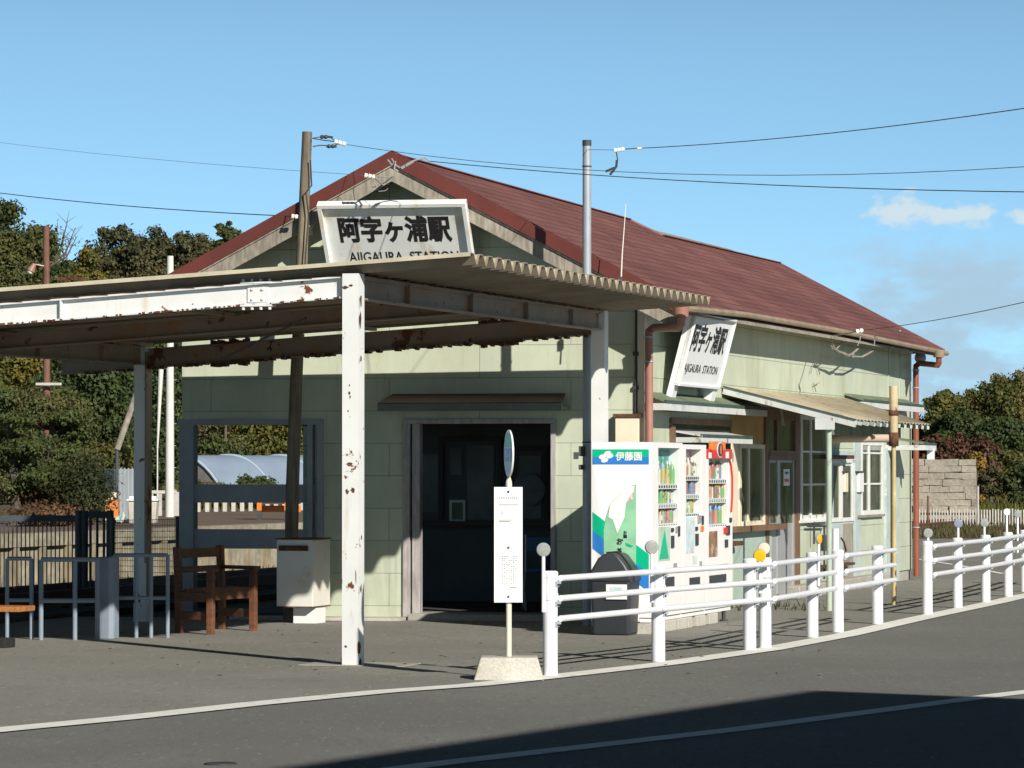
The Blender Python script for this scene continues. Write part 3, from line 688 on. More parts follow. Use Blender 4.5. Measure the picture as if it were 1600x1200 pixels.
mb = MB(); p = spt(tA + .8, zA - .12, .5); mb.beam(p, p + V((.03, 0, -.30)), .05, .03); mb.build('broken_batten', M['old_wood'], o)
# stove pipe
vp = gnd(1397, 945)
mb = MB(); zt = at(1400, 603, vp.y).z; z1 = at(1400, 648, vp.y).z; z2, z3 = at(1400, 672, vp.y).z, at(1400, 696, vp.y).z
mb.cyl(flat(vp, -.01), flat(vp, z3), .027); pp = mb.build('standing_pipe', M['yellowrust'], bld, smooth=True)
mb = MB(); mb.cyl(flat(vp, z3), flat(vp, zt), .05); mb.build('flue', M['flue'], pp, smooth=True)
mb = MB(); mb.cyl(flat(vp, z1 - .01), flat(vp, z1 + .05), .058); mb.cyl(flat(vp, z3 - .01), flat(vp, z3 + .15), .056); mb.build('flue_band', M['rust'], pp, smooth=True)
h0 = at(1390, 685, vp.y); h1_ = flat(vp, h0.z) - NS * .62
mb = MB(); mb.tube([flat(vp, h0.z) - NS * .05, h1_, h1_ - NS * .07 - Z * .02, h1_ - NS * .10 + S * .1], .048, 12); mb.build('stovepipe', M['pinkpipe'], pp, smooth=True)
# gas pipes on the wall
mb = MB(); 
for (a_, b_, c_, d_) in ((1262, 822, 1290, 822), (1272, 815, 1272, 850), (1288, 822, 1288, 905)):
    t0, z0 = stv(a_, b_, .06); t1, z1 = stv(c_, d_, .06); mb.tube([spt(t0, z0, .06), spt(t1, z1, .06)], .014, 6)
t0, z0 = stv(1289, 846, .1); mb.cyl(spt(t0, z0 - .12, .1), spt(t0, z0 + .08, .1), .05)
mb.build('gas_pipe', M['dark_metal'], bld)
mb = MB(); sbox(mb, 1277, 882, 1336, 886, .0, .14); mb.build('wall_ledge', M['dark_wood'], bld)
mb = MB(); sbox(mb, 1250, 905, 1392, 925, .0, .16); mb.build('concrete_plinth', M['concrete'], bld, bevel=.02)
# wall panel seams and cable stains on upper side wall
mb = MB()
for x in (1389, 1407):
    t0, z0 = stv(x, 560, .01); t1, z1 = stv(x, 640, .01); mb.span(K0, S, NS, Z, (t0 - .02, t0 + .02), (0, .012), (z1, z0 + .4))
mb.build('wall_batten', M['mint'], bld)
# hanging cable loops on the side wall
mb = MB()
def loop(pts, o, r=.009): mb.tube([onpl(x, y, K0 + NS * o, NS) for x, y in pts], r, 6)
loop(((1300, 530), (1302, 542), (1310, 549), (1318, 552)), .3, .014); loop(((1322, 522), (1318, 530), (1312, 540), (1306, 546), (1300, 545), (1299, 540)), .3)
loop(((1333, 557), (1346, 558), (1356, 553), (1364, 548)), .3, .014); loop(((1332, 552), (1337, 548), (1341, 544)), .3, .014); loop(((1318, 552), (1325, 556), (1333, 553)), .3, .02)
loop(((1267, 583), (1270, 570), (1276, 568), (1281, 585)), .03, .006); loop(((1271, 598), (1275, 612), (1272, 602), (1280, 598)), .03, .006)
mb.build('loose_cable', M['old_wood'], bld)

# ================================================================== CANOPY
c1 = gnd(547, 1040); C1 = flat(c1, 0) + S * .075
can = thing('bus_canopy', 'rusty white steel bus shelter canopy with corrugated roof in front of the station', 'canopy', tuple(C1))
PBF = C1                                     # vertical plane of the front beam (front flange edge)
def bf(px, py, off=0.0): return onpl(px, py, C1 - S * off, S * -1)
LB, LS = 4.85, 7.80
cols = {'a': C1, 'b': C1 + S * LS, 'c': C1 + S * LS + CL * LB, 'd': C1 + CL * LB}
bz1 = bf(531, 432).z; bz0 = bf(0, 474.7).z; bx1 = (bf(531, 432) - C1).dot(CL); bx0 = (bf(0, 474.7) - C1).dot(CL)
DS = (bz1 - bz0) / (bx0 - bx1)               # drop per metre to the left
BH = .178
def btop(u): return bz1 - DS * (u - bx1)
def ibeam(mb, p, q, h, w, up=Z, tw=.012, tf=.014):
    mb.beam(p - Z * tf / 2, q - Z * tf / 2, w, tf); mb.beam(p - Z * (h - tf / 2), q - Z * (h - tf / 2), w, tf); mb.beam(p - Z * h / 2, q - Z * h / 2, tw, h - 2 * tf)
HB = .10
for k, c in cols.items():
    u = (c - C1).dot(CL); zt = btop(u) + (.012 if k != 'b' else .03)
    mb = MB()
    mb.span(c, CL, S, Z, (-.068, .068), (-.075, -.060), (-.02, zt)); mb.span(c, CL, S, Z, (-.068, .068), (.060, .075), (-.02, zt)); mb.span(c, CL, S, Z, (-.068, -.054), (-.060, .060), (-.02, zt)); mb.span(c, CL, S, Z, (.054, .068), (-.060, .060), (-.02, zt))
    o_ = mb.build('column', M['steel'], can)
    if k == 'a': near_col = o_
    if k == 'c': mb = MB(); mb.span(c, -CL, S, Z, (.068, .072), (-.07, .075), (.25, zt - .05)); mb.span(c, -CL, S, Z, (.052, .069), (-.079, -.0755), (.6, zt - .05)); mb.build('rusted_flange', M['steel_old'], o_)
fc = C1 - S * .0765
def patch(px, py, w, h, seed):
    r_ = random.Random(seed); c = onpl(px, py, fc, -S); n = 11
    pts = [c + CL * (math.cos(k * 6.283 / n) * w / 2 * r_.uniform(.55, 1.15)) + Z * (math.sin(k * 6.283 / n) * h / 2 * r_.uniform(.55, 1.15)) for k in range(n)]
    MB().prism(pts, S * .0012).build('rust_patch', M['rust'], near_col)
for k, (px, py, w, h) in enumerate(((546, 725, .055, .035), (542, 768, .035, .045), (551, 766, .04, .05), (539, 449, .06, .03), (548, 446, .05, .02), (561, 1013, .03, .12), (563, 1034, .025, .06), (546, 614, .025, .03), (547, 620, .018, .03), (544, 642, .015, .02), (546, 602, .012, .02), (564, 470, .02, .10), (563, 500, .022, .14), (564, 560, .016, .06), (534, 908, .014, .05), (564, 920, .014, .08), (540, 1010, .03, .02), (556, 900, .008, .12), (533, 1030, .012, .05), (565, 840, .012, .05))): patch(px, py, w, h, k)
def P_(c, u, d): return C1 + CL * u + S * d
mb = MB(); ibeam(mb, P_(0, .07, 0) + Z * btop(.07), P_(0, LB + 1.0, 0) + Z * btop(LB + 1.0), BH, .10)
fb = mb.build('front_beam', M['steel'], can)
# splice plate with bolts, stiffener
uA, uB = (bf(420, 450) - C1).dot(CL), (bf(388, 455) - C1).dot(CL)
mb = MB(); um_ = (uA + uB) / 2
mb.span(C1 + Z * 0, CL, S, Z, (uA, uB), (-.018, -.006), (btop(um_) - .155, btop(um_) - .02))
for (a_, b_) in ((uA - .04, uB + .05),): mb.span(C1, CL, S, Z, (a_, b_), (-.055, .055), (btop(um_) - .006, btop(um_) + .008)); mb.span(C1, CL, S, Z, (a_, b_), (-.055, .055), (btop(um_) - BH - .012, btop(um_) - BH + .004))
mb.build('splice_plate', M['steel'], fb)
mb = MB()
for i in range(4):
    u = uA - .02 + (uB - uA + .05) * i / 3
    for zz in (btop(um_) + .018, btop(um_) - BH - .026): mb.cyl(C1 + CL * u - S * .035 + Z * (zz - .012), C1 + CL * u - S * .035 + Z * (zz + .012), .013, seg=8)
for i in (0, 1):
    for j in (0, 1):
        p = C1 + CL * (uA + (uB - uA) * (.25 + .5 * i)) - S * .018 + Z * (btop(um_) - .05 - .08 * j); mb.cyl(p, p - S * .014, .011, seg=8)
mb.build('bolt', M['steel'], fb); 
us_ = (bf(98, 480) - C1).dot(CL)
mb = MB(); mb.span(C1, CL, S, Z, (us_ - .006, us_ + .006), (-.05, .05), (btop(us_) - BH + .012, btop(us_) - .012)); mb.build('stiffener', M['steel'], fb)
mb = MB()   # rust scale along the bottom flange
for i in range(130):
    u = random.uniform(.1, 5.6); k = random.random() ** 3
    mb.span(C1, CL, S, Z, (u, u + random.uniform(.008, .02) + .03 * k), (-.053, .05), (btop(u) - BH - random.uniform(.001, .006), btop(u) - BH + .006 + .010 * random.random()))
for u0 in np.arange(.08, LB + .9, .25):
    mb.span(C1, CL, S, Z, (u0, u0 + .245), (-.0525, .0525), (btop(u0 + .12) + .001, btop(u0 + .12) + .006))
mb.build('rust_scale', M['rust'], fb)
# side beams (along S) and rear beam
for u in (0, LB):
    mb = MB(); zt = btop(u); ibeam(mb, P_(0, u, .078) + Z * zt, P_(0, u, LS - .078) + Z * (zt + .02), .19, .10)
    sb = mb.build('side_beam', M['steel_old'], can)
    mb = MB()
    for d in (1.35, 3.2, 5.0, 6.6): mb.span(C1, CL, S, Z, (u - .05, u + .05), (d, d + .012), (zt - .17, zt - .005))
    mb.build('stiffener', M['steel_old'], sb)
    mb = MB()
    for i in range(80):
        d = random.uniform(.1, LS - .2); z = zt + .0026 * d
        mb.span(C1, CL, S, Z, (u - .055, u + .055), (d, d + random.uniform(.03, .12)), (z - .003, z + random.uniform(.004, .012)))
    mb.build('rust_scale', M['rust'], sb)
def rtop(u): return btop(u) - .008
rb0 = onpl(660, 546 - 6, C1 + S * LS, -S)
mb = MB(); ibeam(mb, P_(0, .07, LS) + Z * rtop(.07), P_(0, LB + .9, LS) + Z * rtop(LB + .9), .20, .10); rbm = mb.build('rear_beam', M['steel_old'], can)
mb = MB()
for i in range(120):
    u = random.uniform(.1, LB + .7)
    mb.span(C1 + S * LS, CL, S, Z, (u, u + random.uniform(.01, .05)), (-.055, .05), (rtop(u) - .20 - random.uniform(.003, .02), rtop(u) - .19))
for u0 in (.85, 3.7):
    for i in range(16):
        u = u0 + i * .025; mb.span(C1 + S * LS, CL, S, Z, (u, u + .018), (-.056, .056), (rtop(u) - .20 - random.uniform(.02, .05), rtop(u) - .19)); mb.span(C1 + S * LS, CL, S, Z, (u, u + .018), (-.056, .056), (rtop(u) - .01, rtop(u) + random.uniform(.01, .04)))
mb.build('rust_scale', M['rust'], rbm)
mid = LS * .5
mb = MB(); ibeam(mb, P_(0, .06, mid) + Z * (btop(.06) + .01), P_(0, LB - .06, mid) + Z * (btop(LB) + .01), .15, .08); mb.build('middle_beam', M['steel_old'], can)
mb = MB(); p0 = at(478, 497, 33.0); p1 = at(352, 558, 36.0); mb.tube([p0, p1], .010, 6); mb.build('brace_rod', M['dark_metal'], can)

# purlins and roof
RC = onpl(735, 395, C1 - S * .15, S); ru = (RC - C1).dot(CL); rd = (RC - C1).dot(S)
rd1 = (onpl(1110, 467, RC, NS * 1.0) - C1).dot(S)
RL = rd1 - rd; RW = 7.0
Lf = onpl(0, 450.7, RC, S); RDS = (RC.z - Lf.z) / ((Lf - RC).dot(CL))
zR = onpl(1110, 463.5, RC, NS).z
def rp(u, d, dz=0.0): return RC + CL * u + S * d + Z * (-RDS * u + (zR - RC.z) * d / RL + dz)
NT = 32; pw = RL / NT; TD = .082
mb = MB()
for i in range(NT):
    d0 = i * pw; pr = [(d0, 0), (d0 + pw * .36, 0), (d0 + pw * .63, -TD), (d0 + pw * .73, -TD), (d0 + pw, 0)]
    for (a_, za), (b_, zb) in zip(pr[:-1], pr[1:]):
        mb.poly([rp(0, a_, za), rp(0, b_, zb), rp(RW, b_, zb), rp(RW, a_, za)])
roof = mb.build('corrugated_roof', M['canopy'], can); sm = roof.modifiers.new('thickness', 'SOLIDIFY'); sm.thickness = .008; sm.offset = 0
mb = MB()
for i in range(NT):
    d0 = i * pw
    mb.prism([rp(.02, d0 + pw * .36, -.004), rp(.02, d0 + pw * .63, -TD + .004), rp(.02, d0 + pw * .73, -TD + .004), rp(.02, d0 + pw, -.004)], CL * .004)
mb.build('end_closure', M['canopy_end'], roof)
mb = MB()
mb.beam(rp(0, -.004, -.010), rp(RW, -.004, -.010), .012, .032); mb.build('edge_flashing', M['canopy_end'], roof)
mb = MB()
for u in (ru * -1 + .0, -ru + LB * .5, -ru + LB):
    mb.beam(rp(u, .15, -TD - .03), rp(u, RL - .25, -TD - .02), .06, .035)
mb.build('purlin', M['steel_old'], can)
mb = MB()
for (px, py) in ((112, 437), (128, 436)):
    p = bf(px, py, -.3); mb.beam(p, p + CL * .12 + Z * .01, .05, .03)
mb.build('roof_clip', M['rust'], roof)

# ================================================================== SIGNBOARDS
def signboard(name, label, BLc, X, W, Yv, mface, bold, jp, en, framew, rec=.03):
    base = BLc + X * W / 2
    t = thing(name, label, 'signboard', tuple(base))
    H = Yv.length; ex, ey = X.normalized(), Yv.normalized(); ez = ex.cross(ey); m = frame(BLc, ex, ey)
    mb = MB(); mb.span(BLc, ex, ey, ez, (0, W), (0, H), (-.05, -.02)); mb.build('panel', mface, t)
    mb = MB(); f = framew
    for a, b in (((0, W), (H - f, H)), ((0, W), (0, f)), ((0, f), (f, H - f)), ((W - f, W), (f, H - f))): mb.span(BLc, ex, ey, ez, a, b, (-.06, rec))
    mb.build('frame', mface, t, bevel=.004)
    def put(txt, x0, x1, y0, y1, b):
        mm = m @ Matrix.Translation(V((W * x0, H * y0, -.0185)))
        return text_mb(txt, mm, W * (x1 - x0), H * (y1 - y0), b)
    put(jp[0], *jp[1:], bold).build('station_name', M['black'], t)
    put(en[0], *en[1:], bold * .3).build('roman_name', M['black'], t)
    return t, (ex, ey, ez, W, H, BLc)
def lean(BLc, n, px, py):
    best = None
    for i in range(0, 140):
        for j in range(20, 140):
            Yv = n * (i * .008) + Z * (j * .01); x, y = proj(BLc + Yv); e = (x - px) ** 2 + (y - py) ** 2
            if best is None or e < best[0]: best = (e, Yv)
    return best[1]
bl_ = onpl(513, 424, K0 + NF * .22, NF); br_ = onpl(743, 421, K0 + NF * .22, NF)
sg, inf = signboard('station_signboard', 'weathered tilted station name signboard hanging under the front gable', bl_, -WL, (br_ - bl_).length, lean(bl_, NF, 495, 319), M['sign_white'], .040,
          ('阿字ヶ浦駅', .115, .875, .40, .80), ('AJIGAURA  STATION', .155, .90, .075, .27), .045)
ex, ey, ez, W_, H_, b0 = inf
mb = MB()
for f in (.12, .88):
    p = b0 + ex * W_ * f + ey * H_ * .9 - ez * .06; q = flat(p + NF * -.7, p.z + .02); mb.beam(p, q, .03, .03)
    p = b0 + ex * W_ * f + ey * H_ * .1 - ez * .06; q = flat(p + NF * -.35, p.z); mb.beam(p, q, .03, .03)
mb.build('bracket', M['dark_metal'], sg)
def so(px, py, o): return onpl(px, py, K0 + NS * o, NS)
bl_, br_ = so(1061, 603, .20), so(1124, 607, .20)
sg2, inf = signboard('station_signboard', 'white slanted station name signboard standing on the side hood above the vending machines', bl_, S, (br_ - bl_).length, lean(bl_, NS, 1090, 489), M['sign_clean'], .034,
          ('阿字ヶ浦駅', .07, .90, .47, .87), ('AJIGAURA  STATION', .05, .87, .16, .31), .03, .006)
ex, ey, ez, W_, H_, b0 = inf
mb = MB()
for f in (.0, .90):
    mb.span(b0 + ex * W_ * f, ex, ey, ez, (0, W_ * .10), (-.17, H_ if f == 0 else .0), (-.11, -.05 if f == 0 else -.02))
mb.build('leg', M['sign_clean'], sg2)

# ================================================================== POLES AND WIRES
def pole(name, label, pts, r, m, cat='utility pole', seg=14):
    b = flat(pts[0], 0); t = thing(name, label, cat, tuple(b)); mb = MB(); mb.tube(pts, r, seg); mb.build('pole', m, t, smooth=True); return t
yp = 39.62
wp = [at(453, 968, yp + .02), at(457, 760, yp), at(463, 590, yp), at(472, 400, yp), at(480, 206, yp)]
wpt = pole('utility_pole', 'old leaning wooden utility pole behind the white box', wp, [.072, .070, .066, .06, .052], M['pole_wood'])
mb = MB()
def ins(mb, p, q, n=3, r=.026):
    p, q = V(p), V(q)
    for i in range(n):
        a = p.lerp(q, i / n); b = p.lerp(q, (i + .75) / n); mb.cyl(a, b, r, r * .8, 10)
ins(mb, at(523, 221, 39.6), at(542, 226, 39.6)); ins(mb, at(456, 338, yp - .1), at(467, 339, yp - .1), 2)
mb.build('insulator', M['porcelain'], wpt)
mb = MB(); mb.tube([at(488, 216, 39.55), at(505, 219, 39.6), at(523, 221, 39.6)], .006, 5); mb.tube([at(488, 216, 39.55), at(512, 212, 39.6), at(524, 220, 39.6)], .005, 5)
mb.tube([at(489, 229, 39.55), at(500, 227, 39.6), at(520, 228, 39.6), at(530, 224, 39.6)], .006, 5)
for x, y in ((503, 214), (509, 214), (514, 228.5), (520, 228.5)): p = at(x, y, 39.6); mb.ball(p, .022, 8)
mb.tube([at(505, 213, 39.6), at(520, 214.5, 39.6)], .012, 6); mb.tube([at(510, 229, 39.6), at(526, 229, 39.6)], .012, 6)
mb.tube([at(485, 250, 39.53), at(487, 290, 39.53), at(478, 300, 39.5), at(482, 335, 39.5), at(476, 420, 39.5)], .008, 6)
mb.build('pole_fitting', M['dark_metal'], wpt)
ym = 38.33
mp = pole('metal_pole', 'galvanised metal service pole with dark cap beside the entrance', [at(917, 978, ym), at(917, 225, ym)], .043, M['galv'])
mb = MB(); mb.cyl(at(917, 228, ym), at(917, 219, ym), .046); mb.build('cap', M['dark_metal'], mp)
mb = MB(); 
for y in (259, 430, 690): mb.cyl(at(917, y, ym), at(917, y + 2, ym), .048)
mb.build('band', M['dark_metal'], mp)
mb = MB()
for (x, y, w, h) in ((900, 712, .05, .07), (909, 705, .06, .1), (908, 730, .05, .05)): p = at(x, y, ym - .05); mb.box(p - V((w / 2, .04, h / 2)), p + V((w / 2, .04, h / 2)))
mb.build('switch_box', M['dark_metal'], mp)
def sag(a, b, s, n=14):
    return [a.lerp(b, i / n) - Z * s * 4 * (i / n) * (1 - i / n) for i in range(n + 1)]
def wire(label, a, b, s, r=.0065, m='wire', extra=None):
    mb = MB(); mb.tube(sag(a, b, s), r * .62, 5); t = thing('overhead_wire', label, 'wire', tuple(a), group='overhead wires')
    mb.build('cable', M[m], t)
    if extra: extra(t)
    return t
wire('thick overhead cable running left from the wooden pole', at(-120, 285, 52), at(457, 338, yp - .1), .06, .009)
def x_(t):
    mb = MB(); ins(mb, at(570, 274, 39.0), at(588, 277, 39.0)); mb.build('insulator', M['porcelain'], t)
    mb = MB(); mb.tube([at(588, 276, 39), at(600, 277, 39.3), at(615, 275, 39.5)], .005, 5); mb.tube([at(586, 279, 39), at(597, 289, 39.5), at(610, 288, 39.6), at(618, 284, 39.6)], .006, 5)
    mb.tube([at(585, 288, 39.5), at(592, 299, 39.6), at(602, 298, 39.6), at(608, 293, 39.6)], .004, 5); mb.build('jumper', M['wire_pale'], t)
wire('thin pale overhead wire reaching the gable peak from the left', at(-120, 206, 60), at(570, 274, 39.0), .06, .004, 'wire_pale', x_)
wire('overhead wire from the wooden pole top passing over the roof ridge', at(542, 226, 39.6), at(1720, 252, 30), .20, .005)
def x2(t):
    mb = MB(); mb.tube([at(612, 248, 38.8), at(618, 258, 38.7), at(628, 264, 38.7), at(640, 254, 38.7), at(650, 250, 38.7), at(664, 247, 38.7), at(672, 252, 38.7)], .009, 6)
    mb.tube([at(627, 263, 38.68), at(646, 252, 38.68)], .016, 6)
    mb.tube([at(606, 250, 38.75), at(612, 258, 38.7), at(618, 252, 38.7), at(616, 264, 38.7), at(622, 268, 38.7)], .010, 6); mb.build('lead_in', M['wire_pale'], t)
wire('overhead cable leading from the gable peak across the roof to the right', at(672, 252, 38.7), at(1720, 301, 30), .07, .007, 'wire', x2)
def x3(t):
    mb = MB(); ins(mb, at(960, 235, 36), at(977, 233, 36), 3, .022); ins(mb, at(996, 232, 36), at(1005, 231.5, 36), 1, .012); mb.build('insulator', M['porcelain'], t)
    mb = MB(); mb.tube([at(977, 233, 36), at(997, 231.5, 36)], .005, 5); mb.tube([at(963, 237, 36), at(965, 250, 36)], .006, 5); mb.tube([at(964, 250, 36), at(963, 260, 36), at(958, 267, 36), at(953, 273, 36)], .012, 6); mb.tube([at(960, 262, 36), at(946, 268, 36)], .011, 6); mb.build('jumper', M['wire'], t)
    mb = MB(); mb.tube([at(917, 234, ym), at(940, 234, 37), at(960, 234.5, 36)], .003, 5); mb.build('stay', M['wire_pale'], t)
wire('overhead wire rising right from the white insulators beside the metal pole', at(1003, 231.5, 36), at(1720, 151, 26), .05, .0065, 'wire', x3)
def x4(t):
    mb = MB(); ins(mb, at(1338, 518, 46), at(1350, 516, 46), 2, .03); mb.build('insulator', M['porcelain'], t)
    mb = MB(); mb.tube([at(1338, 518, 46), at(1320, 522, 46.5), at(1302, 524, 47)], .008, 5); mb.tube([at(1367, 514, 45.5), at(1367, 530, 46), at(1366, 540, 46)], .006, 5); mb.tube([at(1344, 518, 46), at(1344, 530, 46), at(1340, 540, 46)], .006, 5); mb.build('jumper', M['wire_pale'], t)
wire('overhead wire slanting down from the right to the side eaves', at(1720, 442, 36), at(1350, 516, 46), .05, .007, 'wire', x4)
t = thing('roof_antenna', 'thin white whip antenna above the canopy roof edge', 'antenna', tuple(at(970, 440, 38.6)))
mb = MB(); mb.tube([at(969, 470, 38.6), at(972, 400, 38.6), at(978, 318, 38.6)], [.008, .006, .003], 6); mb.build('rod', M['porcelain'], t)
mb = MB(); p = at(969, 440, 38.6); mb.box(p - V((.02, .02, .05)), p + V((.02, .02, .05))); mb.build('mount', M['dark_metal'], t)

# ================================================================== BUS STOP
b = gnd(795, 1063); b = flat(b, 0) + V((0, .24, 0))
bs = thing('bus_stop', 'white bus stop post with timetable board on a concrete block at the road edge', 'bus stop', tuple(b))
sc = 6000 / b.y
mb = MB(); w1, w2, hh = .262, .212, .165
mb.add([b + V((x * k, y * k * .8, z)) for z, k in ((-.01, w1), (hh, w2)) for x, y in ((-1, -1), (1, -1), (1, 1), (-1, 1))], [(0, 1, 5, 4), (1, 2, 6, 5), (2, 3, 7, 6), (3, 0, 4, 7), (4, 5, 6, 7), (0, 3, 2, 1)])
mb.build('concrete_base', M['concrete_pale'], bs, bevel=.012)
zt = at(794, 752, b.y).z
mb = MB(); mb.cyl(b + Z * (hh - .01), b + Z * zt, .021); mb.lathe(b + Z * zt, [(.021, -.05), (.025, -.03), (.022, 0), (.006, .05)], 12); mb.build('post', M['foil'], bs, smooth=True)
z0, z1 = at(793, 941, b.y).z, at(793, 761, b.y).z
bo = b + V((-.004, -.034, 0)); BX = V((math.cos(.10), math.sin(.10), 0)); BY = V((-math.sin(.10), math.cos(.10), 0))
mb = MB(); hw = .106
mb.span(bo, BX, BY, Z, (-hw, hw), (-.006, .006), (z0, z1)); bd = mb.build('timetable_board', M['white'], bs)
mb = MB(); rr = random.Random(3)
def line(y, x0, x1, th=.0035): mb.span(bo, BX, BY, Z, (x0, x1), (-.0075, -.0058), (y, y + th))
for k in range(9): line(z1 - .085, -.07 + k * .016, -.07 + k * .016 + .011, .008)
for k in range(11): line(z1 - .112, -.07 + k * .013, -.07 + k * .013 + .008, .004)
for y, a_, b_ in ((.13, -.075, .075), (.136, -.07, .07), (.155, -.04, -.01), (.185, -.06, -.03), (.193, -.058, -.035), (.2, -.06, -.03), (.215, .03, .06), (.24, -.07, .075), (.25, -.075, .03), (.256, -.075, .01), (.26, -.07, .06)):
    line(z1 - y, a_, b_, .0025)
for r in range(15):
    for c in range(7):
        if rr.random() < .72: line(z1 - .52 - r * .0145, -.05 + c * .017, -.05 + c * .017 + rr.choice((.006, .009, .011)), .006)
line(z1 - .485, -.07, -.02, .003); line(z1 - .75, .01, .065, .005)
mb.build('timetable_print', M['grey_text'], bd)
mb = MB()
for y in (.035, .45, .815): p = bo + Z * (z1 - y) - BY * .006; mb.cyl(p, p - BY * .006, .009, seg=10)
mb.build('bolt', M['dark_metal'], bd)
# round stop sign seen nearly edge on
dc = at(795.3, 708.5, b.y); ND = V((-math.cos(RAD(10.5)), -math.sin(RAD(10.5)), 0)); DX = V((math.sin(RAD(10.5)), -math.cos(RAD(10.5)), 0)) * 1
DX = V((math.sin(RAD(169.5)), math.cos(RAD(169.5)), 0)); R_ = .176
ND = DX.cross(Z)
if ND.y > 0: ND = -ND; 
mb = MB(); mb.lathe(dc, [(R_, -.006), (R_, .006)], 40, (DX, Z, ND)); sd = mb.build('stop_disc', M['white'], bs)
def band(z0_, z1_, r, m, nm, o=.0075):
    n = 14; pts = []
    for i in range(n + 1):
        z = z0_ + (z1_ - z0_) * i / n; pts.append((math.sqrt(max(0, r * r - z * z)), z))
    poly = [dc + DX * x + Z * z + ND * o for x, z in pts] + [dc - DX * x + Z * z + ND * o for x, z in reversed(pts)]
    MB().prism(poly, ND * -.004).build(nm, M[m], sd)
M['sky_print'] = mat('light_blue_print', (.42, .60, .80), .4, None)
band(.045, .155, .157, 'vm_green', 'green_band'); band(-.062, .040, .157, 'vm_blue', 'blue_band'); band(-.157, -.066, .157, 'sky_print', 'pale_band')
mm = frame(dc - (DX if DX.cross(Z).dot(ND) > 0 else -DX) * .10 + Z * -.05 + ND * .0078, DX if DX.cross(Z).dot(ND) > 0 else -DX, Z)
text_mb('阿字ヶ浦', mm, .20, .075, .02, .0015).build('stop_name', M['vm_white_print'], sd)

# ================================================================== GUARD RAILS
PR, PH = .056, .79
def guard(label, posts, ends, dets=(), rail_r=.024, tall=None):
    ps = [flat(gnd(x, y), 0) + V((0, PR, 0)) for x, y in posts]
    t = thing('guard_rail', label, 'guard rail', tuple(ps[0]), group='white pipe guard rails along the road edge')
    objs = []
    for p in ps:
        mb = MB(); mb.lathe(p, [(PR, -.02), (PR, PH - .05), (PR + .004, PH - .05), (PR + .004, PH - .012), (PR - .006, PH), (.0, PH + .002)], 20)
        objs.append(mb.build('post', M['white_rail'], t, smooth=True))
    d0 = (ps[1] - ps[0]).normalized(); d1 = (ps[-1] - ps[-2]).normalized()
    nrm = V((d0.y, -d0.x, 0)); 
    a, e = ends; pts = [ps[0] + d0 * a] + ps[1:-1] + [ps[-1] + d1 * e]
    if a > 0: pts[0] = ps[0] + d0 * a
    for z in (.735, .583, .43):
        off = nrm * (PR + rail_r - .004)
        mb = MB(); q = [p + off + Z * z for p in pts]; q2 = [q[0]]
        for i in range(len(q) - 1): q2 += [q[i].lerp(q[i + 1], f) for f in (.25, .5, .75, 1)]
        mb.tube(q2, rail_r, 12); r_ = mb.build('rail', M['white_rail'], t, smooth=True)
        mb = MB()
        for p in ps:
            c = p + nrm * (PR + .002) + Z * (z - .034); mb.box(c - V((.028, .02, .008)), c + V((.028, .02, .012)))
            for k in (-.02, .02): mb.cyl(c + d0 * k - Z * .03, c + d0 * k + Z * .01, .007, seg=8)
        mb.build('rail_clamp', M['galv'], r_)
    return t, ps, objs, nrm
def reflector(obj, p, px, py, y, r, m, ang=0.0, edge=1.0):
    c = at(px, py, y); n = V((math.sin(ang), -math.cos(ang), 0)); x = V((math.cos(ang), math.sin(ang), 0))
    foot = V((c.x, c.y, .48))
    mb = MB(); mb.cyl(foot, c - Z * r * .9, .014); mb.cyl(V((p.x, p.y, .57)), V((p.x, p.y, .62)), PR + .006); mb.beam(V((p.x, p.y, .595)), flat(foot, .595), .03, .05)
    s = mb.build('reflector_stalk', M['white_rail'], obj)
    MB().lathe(c, [(r * .9, -.012), (r, -.006), (r, .006), (r * .93, .012)], 28, (x, Z, n)).build('reflector_rim', M['galv'], s, smooth=True)
    MB().lathe(c, [(r * .9, .011), (r * .9, .016), (r * .6, .019), (.001, .02)], 28, (x, Z, n)).build('reflector_lens', M[m], s, smooth=True)
g, ps, ob, nrm = guard('long white guard rail in front of the vending machines', [(860, 1056), (1029, 1034), (1172, 1016)], (.02, .30))
reflector(ob[0], ps[0], 849, 859, ps[0].y - .04, .054, 'clear_refl'); reflector(ob[1], ps[1], 1018, 855, ps[1].y - .04, .056, 'clear_refl', .2)
g, ps, ob, nrm = guard('short white guard rail with two amber reflectors', [(1196, 1013), (1270, 996)], (.06, .8))
reflector(ob[0], ps[0], 1194, 857, ps[0].y + .07, .056, 'foil', -.2); reflector(ob[0], ps[0], 1187, 868, ps[0].y - .07, .056, 'amber'); reflector(ob[1], ps[1], 1279, 842, ps[1].y - .05, .05, 'amber', 1.05)
g, ps, ob, nrm = guard('short white guard rail with a taller plain pipe on its first post', [(1310, 988), (1372, 975)], (.06, .55))
c = ps[0]; mb = MB(); zt = at(1307, 826, c.y).z; mb.cyl(c + V((-.02, .02, PH - .05)), V((c.x - .02, c.y + .02, zt)), .034); mb.build('pipe_extension', M['white_rail'], ob[0], smooth=True)
mb = MB(); mb.tube([at(1314, 840, c.y + .05), at(1319, 848, c.y + .05), at(1322, 862, c.y + .05)], .009, 6); mb.build('dangling_cable', M['rubber'], ob[0])
g, ps, ob, nrm = guard('curving white guard rail with clear round reflectors at the far right', [(1450, 960), (1497, 950), (1541, 941), (1576, 932), (1602, 925), (1632, 915)], (.06, .6))
